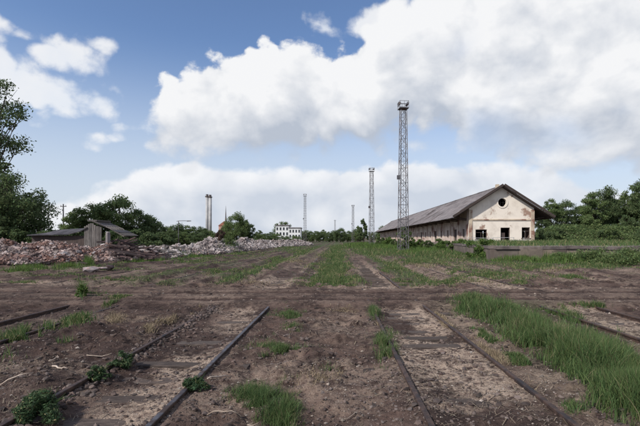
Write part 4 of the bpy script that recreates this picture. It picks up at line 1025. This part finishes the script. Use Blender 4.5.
# ------------------------------------------------------------------ trees
def tree_meshes(seed, H, rad, z0, ncl, nleaf, lsize, tr=.22, rx=1.0, gap=.0, top=.8):
    """tapered trunk with limbs, and a crown of leaf clumps in an uneven egg-shaped volume"""
    rs = np.random.RandomState(seed); C = []
    zc = (H + z0) / 2; hz = (H - z0) / 2
    while len(C) < ncl:
        p = rs.uniform(-1, 1, 3)
        q = math.sqrt(p[0] ** 2 + p[1] ** 2 + p[2] ** 2)
        if q > 1 or q < .25: continue
        if rs.rand() > .35 + q: continue
        wv = 1 - .35 * max(0, p[2]) ** 2 if top > .5 else 1 - .75 * max(-.3, p[2])
        r = rad * rs.uniform(.11, .27)
        C.append((p[0] * (rad - r) * wv * rx, p[1] * (rad - r) * wv, zc + p[2] * (hz - r * .7), r))
    m = MB(); lean = rs.uniform(-.05, .05, 2) * H
    tp = [(lean[0] * u, lean[1] * u, H * .78 * u - .3) for u in np.linspace(0, 1, 6)]
    m.tube(tp, [tr * (1.25 if i == 0 else 1) * (1 - .8 * i / 5) for i in range(6)], 8)
    for k, (x, y, z, r) in enumerate(C):
        if k % 2 and len(C) > 26: continue
        u = np.clip((z / H) * rs.uniform(.45, .8), .15, .95); b = Vector((lean[0] * u, lean[1] * u, H * .78 * u)); e = Vector((x, y, z))
        mid = (b + e) / 2 + Vector((0, 0, -.06 * (e - b).length)) + Vector(rs.uniform(-.06, .06, 3)) * (e - b).length
        m.tube([b, mid, e], [tr * .36, tr * .2, tr * .06], 5, False)
        for j in range(2):
            w = e + Vector(rs.normal(0, .6, 3)) * r; m.tube([mid.lerp(e, .6), w], [tr * .12, tr * .04], 4, False)
    tm = m.mesh('trunk', True); tm.materials.append(M['bark'])
    V, F = leaf_cloud(C, nleaf, lsize, rs)
    return tm, V, F
PROTO = {}
def proto(key, mat, *a, **k):
    tm, V, F = tree_meshes(*a, **k); PROTO[key] = (tm, V, F, {})
def crown_mesh(key, mat):
    tm, V, F, d = PROTO[key]
    if mat not in d: me = mesh_np('crown', V, F); me.materials.append(M[mat]); d[mat] = me
    return tm, d[mat]
def tree(key, mat, x, y, s, rz, label, group=None, sx=1.0, name='tree', z=None, cat='tree'):
    tm, cm = crown_mesh(key, mat)
    t = thing(name, label, cat, (x, y, (gz(x, y) if z is None else z) - .05), rz, group); t.scale = (s * sx, s * sx, s)
    obj('trunk', tm, None, t); obj('crown', cm, None, t); return t
def build_trees():
    proto('tall', None, 1, 23.0, 6.6, 9.5, 70, 12000, .16, tr=.34)
    proto('broad', None, 2, 10.5, 6.2, .6, 80, 19000, .14, tr=.3)
    proto('a', None, 3, 10, 4.3, .0, 64, 12000, .15, tr=.2)
    proto('b', None, 4, 10, 3.8, .2, 56, 11000, .15, tr=.2)
    proto('c', None, 5, 10, 5.2, -.2, 70, 13500, .16, tr=.22)
    proto('cone', None, 6, 10, 2.6, .6, 34, 8000, .16, tr=.2, top=.2)
    proto('bush', None, 7, 4, 3.0, .1, 26, 6500, .13, tr=.08)
    proto('bush2', None, 8, 4, 2.6, .1, 22, 5500, .13, tr=.08)
    def at(px, y): return (px - PX0) / FPX * y
    tree('tall', 'leafB', at(-25, 50), 50, 1.0, .4, 'tall airy dark tree rising above the rubble, top out of frame', 'dark trees by the rubble heap')
    tree('broad', 'leafB', at(6, 49), 49, .97, 1.2, 'broad dark tree behind the brick heap below the tall one', 'dark trees by the rubble heap', sx=.92)
    tree('c', 'leafB', at(-30, 58), 58, 1.5, 2.2, 'dark tree standing beyond the tall airy tree', 'dark trees by the rubble heap')
    for k, (px, y, key, H, sx, mat, lab) in enumerate((
            (74, 62, 'b', 6.4, 1.1, 'leafA', 'small green tree at the utility poles behind the hut'), (92, 62, 'a', 8.0, 1.0, 'leafA', 'green tree directly behind the pale board wall of the hut'),
            (117, 62, 'c', 8.8, .95, 'leafA', 'tallest green tree behind the fallen roof of the hut'), (139, 64, 'a', 7.2, 1.1, 'leafB', 'dark green tree behind the dark scrap pile'), (153, 68, 'b', 5.8, 1.25, 'leafB', 'lower dark tree past the scrap pile'))):
        tree(key, mat, at(px, y), y, H / 10, k * 1.7, lab, 'trees behind the ruined hut', sx)
    hb = ['tall bush under the tall airy tree', 'bush at the trunk of the broad dark tree', 'bush under the outer branches of the broad dark tree', 'bush at the outer end of the tarred hut roof', 'bush behind the tarred roof below the shorter utility pole', 'bush behind the tarred roof between the two utility poles',
          'bush behind the tarred roof at the taller utility pole', 'bush at the end of the fallen hut roof', 'bush directly behind the dark scrap tangle', 'bush at the end of the dark scrap tangle toward the street lamp', 'bush directly behind the fallen hut roof']
    for k, (px, y, h) in enumerate(((-12, 47, 4.2), (6, 47, 4.0), (20, 47, 3.6), (33, 47, 3.4), (46, 48, 3.2), (56, 49, 3.6), (68, 50, 3.6), (130, 50, 3.6), (142, 52, 3.6), (156, 54, 3.4), (118, 47, 3.2))):
        tree(('bush', 'bush2')[k % 2], 'leafB', at(px, y), y, h / 4, k * .9, hb[k], 'bushes in the thicket round the hut', 1.15, name='bush', cat='bush')
    rl_ = ['tree just past the thicket end, before the street lamp', 'taller tree directly behind the street lamp', 'tree under the tip of the street lamp arm', 'tree standing against the foot of the twin towers', 'tree between the twin towers and the round dense tree',
           'low tree in front of the street lamp row, by the thicket', 'low tree below the street lamp arm', 'low tree in front of the twin tower foot', 'low tree before the pink house']
    for k, (px, y, h) in enumerate(((166, 92, 5.0), (176, 100, 6.0), (188, 104, 5.6), (198, 108, 5.8), (208, 112, 5.0), (170, 80, 3.8), (184, 84, 3.8), (200, 90, 3.6), (212, 94, 3.4))):
        tree('acb'[k % 3], ('leafA', 'leafB')[k % 2], at(px, y), y, h / 10, k * 1.3, rl_[k], 'row of trees before the twin towers', 1.25)
    tree('c', 'leafA', at(237, 108), 108, .92, .5, 'round dense green tree standing beside the pink house', None, .82)
    tree('a', 'leafA', at(228, 112), 112, .75, 2.5, 'smaller tree merging with the round dense one', None, .9)
    tree('b', 'leafB', at(247, 112), 112, .74, .9, 'darker tree on the far side of the round dense one', None, 1.0)
    tree('a', 'leafA', at(283, 262), 262, 1.42, .9, 'single rounded tree rising behind the white building', None, 1.1)
    for k, (px, y, h) in enumerate(((258, 130, 3.8), (266, 135, 4.2), (275, 140, 4.0), (285, 140, 3.4), (296, 150, 3.4))):
        tree('ca'[k % 2], ('leafA', 'leafB')[k % 2], at(px, y), y, h / 10, k * 1.1, 'low green bush in front of the white building', 'bushes before the white building', 1.7, name='bush', cat='bush')
    for k in range(20):
        px = 296 + k * 3.4; y = 250 + (k * 37) % 60; h = (6.2, 8.4, 7.2, 9.2, 7.8)[k % 5]
        tree('acb'[k % 3], ('leafA', 'leafB', 'leafA')[k % 3], at(px, y), y, h / 10, k * .7, 'distant tree in the line closing off the tracks', 'distant treeline at the end of the tracks', 1.15)
    for k in range(26):
        px = -40 + k * 13; y = 300 + (k * 53) % 60; h = (8, 10, 7, 9)[k % 4]
        tree('acb'[k % 3], ('leafA', 'leafB')[k % 2], at(px, y), y, h / 10, k * .7, 'distant tree far behind the rubble heap', 'distant trees far behind the rubble', 1.5)
    tree('cone', 'leafB', at(363.5, 150), 150, 1.0, 0, 'dark conical tree beside the second lattice mast', None, .85)
    tree('cone', 'leafA', at(358, 165), 165, .78, 1, 'smaller conical tree before the distant lattice mast', None, 1.0)
    for k, (px, y, h) in enumerate(((384, 235, 10.5), (378, 240, 7), (394, 245, 9.5), (371, 200, 6))):
        tree('acb'[k % 3], 'leafA', at(px, y), y, h / 10, k, 'green tree beyond the far end of the freight shed', 'trees beyond the freight shed', 1.0)
    right = [(541, 104, 8.2, 'a', 1.2), (552, 112, 13.0, 'b', 1.1), (565, 118, 13.5, 'c', .9), (579, 122, 12.2, 'a', 1.0), (592, 112, 14.8, 'b', 1.05), (604, 116, 17.0, 'c', .82), (617, 122, 14.6, 'a', 1.05), (632, 118, 17.5, 'b', 1.0),
             (648, 112, 18.5, 'c', .85), (668, 116, 18, 'a', 1.0), (690, 120, 17, 'b', 1.1), (526, 125, 10, 'a', 1.0)]
    wl = ['low round tree just past the overhanging eaves of the shed', 'rounded tree rising behind the eaves tip of the shed', 'dense tree in the wood standing next past the shed eaves trees', 'lower tree filling the dip in the wood line behind the bank',
          'tree shouldering the broad-topped tree of the wood behind the bank', 'broad-topped tall tree, prominent in the wood behind the green bank', 'tree in the notch between the two tallest trees of the wood', 'very tall tree at the high end of the wood behind the bank',
          'tallest tree of the wood, at the far end of the bank', 'tall tree past the tallest one of the wood', 'outermost tall tree of the wood past the bank', 'tree hidden mostly behind the shed roof']
    for k, (px, y, h, key, sx) in enumerate(right):
        x = at(px, y)
        tree(key, ('leafB', 'leafA', 'leafB')[k % 3], x, y, (h - gz(x, y)) / 10, k * 1.3, wl[k], 'wood behind the freight shed', sx)
    bl = ['dark bush pressed against the shed corner under the eaves', 'bush between the shed corner and the green bank', 'bush where the green bank begins', 'tall dark bush standing out before the pale green bank', 'smaller bush beside the tall dark one before the bank',
          'bush at the foot of the gable corner', 'bush at the far end of the bank foot', 'bush halfway up the green bank', 'bush on the bank beyond the tall dark one']
    for k, (px, y, h) in enumerate(((543, 84, 4.6), (551, 86, 4.2), (560, 88, 3.4), (612, 82, 4.4), (606, 84, 3.2), (536, 80, 3.4), (640, 84, 3.2), (590, 96, 4.4), (628, 94, 4))):
        tree(('bush', 'bush2')[k % 2], ('leafB', 'leafA')[k % 2], at(px, y), y, h / 4, k * .9, bl[k], 'bushes at the foot of the green bank', .8, name='bush', cat='bush')
    sb_ = ['fresh green bush beside the platform wall between mast and shed corner', 'darker bush at the platform wall next to the gable corner', 'fresh bush just in front of the shed gable corner', 'dark bush a little past the mast along the shed', 'fresh bush along the shed directly behind the mast',
           'dark bush along the shed between the first two masts', 'large fresh bush along the shed nearer the second mast', 'fresh bush beside the mast under the shed eaves', 'largest dark bush at the foot of the second mast', 'fresh bush on the platform before the middle doorway', 'dark low bush on the platform before the gable window', 'dark low bush behind the bright shrub']
    for k, (px, y, h, mat) in enumerate(((440, 66, 2.2, 'leafC'), (452, 64, 2.0, 'leafA'), (463, 62, 2.2, 'leafC'), (428, 70, 2.0, 'leafA'), (412, 80, 2.2, 'leafC'), (396, 96, 2.4, 'leafA'), (388, 108, 2.8, 'leafC'), (420, 86, 2.4, 'leafC'), (380, 128, 3.2, 'leafA'), (518, 66, 1.9, 'leafC'), (536, 64, 1.6, 'leafA'), (470, 58, 1.6, 'leafA'))):
        tree(('bush', 'bush2')[k % 2], mat, at(px, y), y, h / 4, k * .9, sb_[k], 'bushes along the freight shed', .9, name='bush', cat='bush')
    tree('bush2', 'leafE', at(220.5, 62), 62, .55, 0, 'dead brown bush standing on the pale rubble bank', None, .62, name='bush', cat='bush')
    tree('bush', 'leafA', at(228, 62), 62, .42, 0, 'small green bush next to the dead brown one on the rubble', None, .6, name='bush', cat='bush')
    # hedge-like bank cover on the right
    n = 42000; px = R.uniform(536, 720, n); y = R.uniform(75, 104, n); x = (px - PX0) / FPX * y
    C = np.stack([x, y, gh(x, y) + R.uniform(0, 1, n) * (1.3 + .9 * vnoise(x * .3, y * .3, 8)), np.full(n, .25)], 1)
    V, F = leaf_cloud(C, n, .2, np.random.RandomState(2), .6)
    tag(obj('scrub', mesh_np('scrub', V, F), M['leafC2']), 'smooth pale green scrub covering the bank behind the platform', 'scrub', kind='stuff')
M['leafC2'] = leaf_material('scrub_leaf', (.085, .125, .045), (.14, .185, .072), val=.3, trans=.45)
build_trees()

# ------------------------------------------------------------------ far structures
def build_far():
    def at(px, y): return (px - PX0) / FPX * y
    # twin concrete towers
    y = 175.0; x = at(208.6, y)
    t = thing('twin_tower', 'pale twin concrete towers with dark crowns above the treeline', 'tower', (x, y, 0))
    for dx, r, h, mat in ((-.62, .6, EYE + (PY0 - 197) / FPX * y, 'pale'), (.62, .66, EYE + (PY0 - 197.5) / FPX * y, 'pale')):
        c = MB().tube([(dx, 0, 0), (dx, 0, h)], r, 14).build('column', M[mat], t, True)
        MB().tube([(dx, 0, h), (dx, 0, h + .35)], r + .22, 14).build('collar', M['concrete'], c)
        MB().tube([(dx, 0, h + .35), (dx, 0, h + 1.1)], r * .8, 14).build('crown_cap', M['mast'], c)
    for z in np.linspace(3, 15, 6): MB().box(-.2, -.08, -.2, .2, z, z + .3).build('tie_beam', M['concrete'], t)
    # thin spire and pink house behind the round tree
    y = 150.0; x = at(224.3, y)
    t = thing('pink_house', 'small pink house with steep spire half hidden behind the round tree', 'house', (x, y, 0))
    MB().box(-2.0, 1.8, 0, 4, 0, 6.6).build('wall', M['pink'], t)
    MB().prism([(-2.2, 6.6), (2.0, 6.6), (-.1, 8.2)], 'y', -.2, 4.2).build('roof', M['tile'], t)
    for wx in (-1.3, .4): 
        w = MB().box(wx, wx + .7, -.06, -.01, 4.2, 5.5).build('window', M['glass'], t); MB().box(wx - .08, wx + .78, -.10, -.065, 4.1, 4.19).build('sill', M['white'], w)
    s = MB().tube([(0, 2, 7.5), (0, 2, 9.6), (0, 2, 13.8)], [.45, .25, .03], 6).build('spire', M['mast'], t)
    # white building
    y = 215.0
    t = thing('white_building', 'white two-storey house row with dark windows behind the bushes', 'building', (at(288, y), y, 0))
    def X(px): return at(px, y) - at(288, y)
    def Z(py): return EYE + (PY0 - py) / FPX * y
    rs = np.random.RandomState(1)
    for a, b, tp in ((275.5, 288.6, 225.8), (288.7, 300.5, 228.2)):
        MB().box(X(a), X(b), 0, 9, 0, Z(tp)).build('wall', M['white'], t)
        r = MB().box(X(a) - .25, X(b) + .2, -.3, 9.3, Z(tp) + .004, Z(tp) + .4).build('roof', M['roof'], t)
        if a < 280: MB().box(X(a) + 1, X(a) + 1.7, 3, 3.8, Z(tp) + .4, Z(tp) + 1.5).build('chimney', M['white'], r)
        for row, (z0, z1) in enumerate(((Z(tp) - 2.1, Z(tp) - .8), (Z(tp) - 4.7, Z(tp) - 3.3))):
            k = 4
            for i in range(k):
                x0 = X(a) + (X(b) - X(a)) * (i + .28) / k; x1 = x0 + (X(b) - X(a)) * .5 / k
                w = MB().box(x0, x1, -.05, -.004, z0, z1).build('window', M['glass'], t)
                MB().box(x0 - .06, x1 + .06, -.1, -.06, z0 - .14, z0 - .03).build('sill', M['pale'], w)
    # street lamp with two arms
    y = 80.0; x = at(178.5, y); z = gz(x, y)
    t = thing('street_lamp', 'street lamp with a long side arm before the tree row', 'street lamp', (x, y, z)); h = EYE + (PY0 - 221) / FPX * y - z
    MB().tube([(0, 0, 0), (0, 0, h * .4), (0, 0, h)], [.11, .08, .06], 8).build('pole', M['mast'], t)
    MB().tube([(-.35, 0, h - .05), (0, 0, h), (1.0, 0, h + .04), (1.8, 0, h)], .05, 6).build('arm', M['mast'], t)
    MB().prism([(1.6, h - .1), (2.35, h - .06), (2.3, h + .07), (1.65, h + .08)], 'y', -.13, .13).build('lamp_head', M['mast'], t)
    # utility poles
    for px, top, y, lab in ((63.3, 204, 70, 'taller thin utility pole beside the green trees'), (44.3, 210.5, 74, 'shorter thin utility pole above the tarred hut roof')):
        x = at(px, y); h = EYE + (PY0 - top) / FPX * y
        t = thing('utility_pole', lab, 'pole', (x, y, 0), 0, 'utility poles behind the hut')
        MB().tube([(0, 0, 0), (0, 0, h)], [.14, .09], 8).build('pole', M['mast'], t)
        MB().box(-.5, .5, -.05, .05, h - .45, h - .33).build('crossarm', M['mast'], t)
        for dx in (-.4, .4): MB().tube([(dx, 0, h - .33), (dx, 0, h - .15)], .04, 6).build('insulator', M['pale'], t)
build_far()
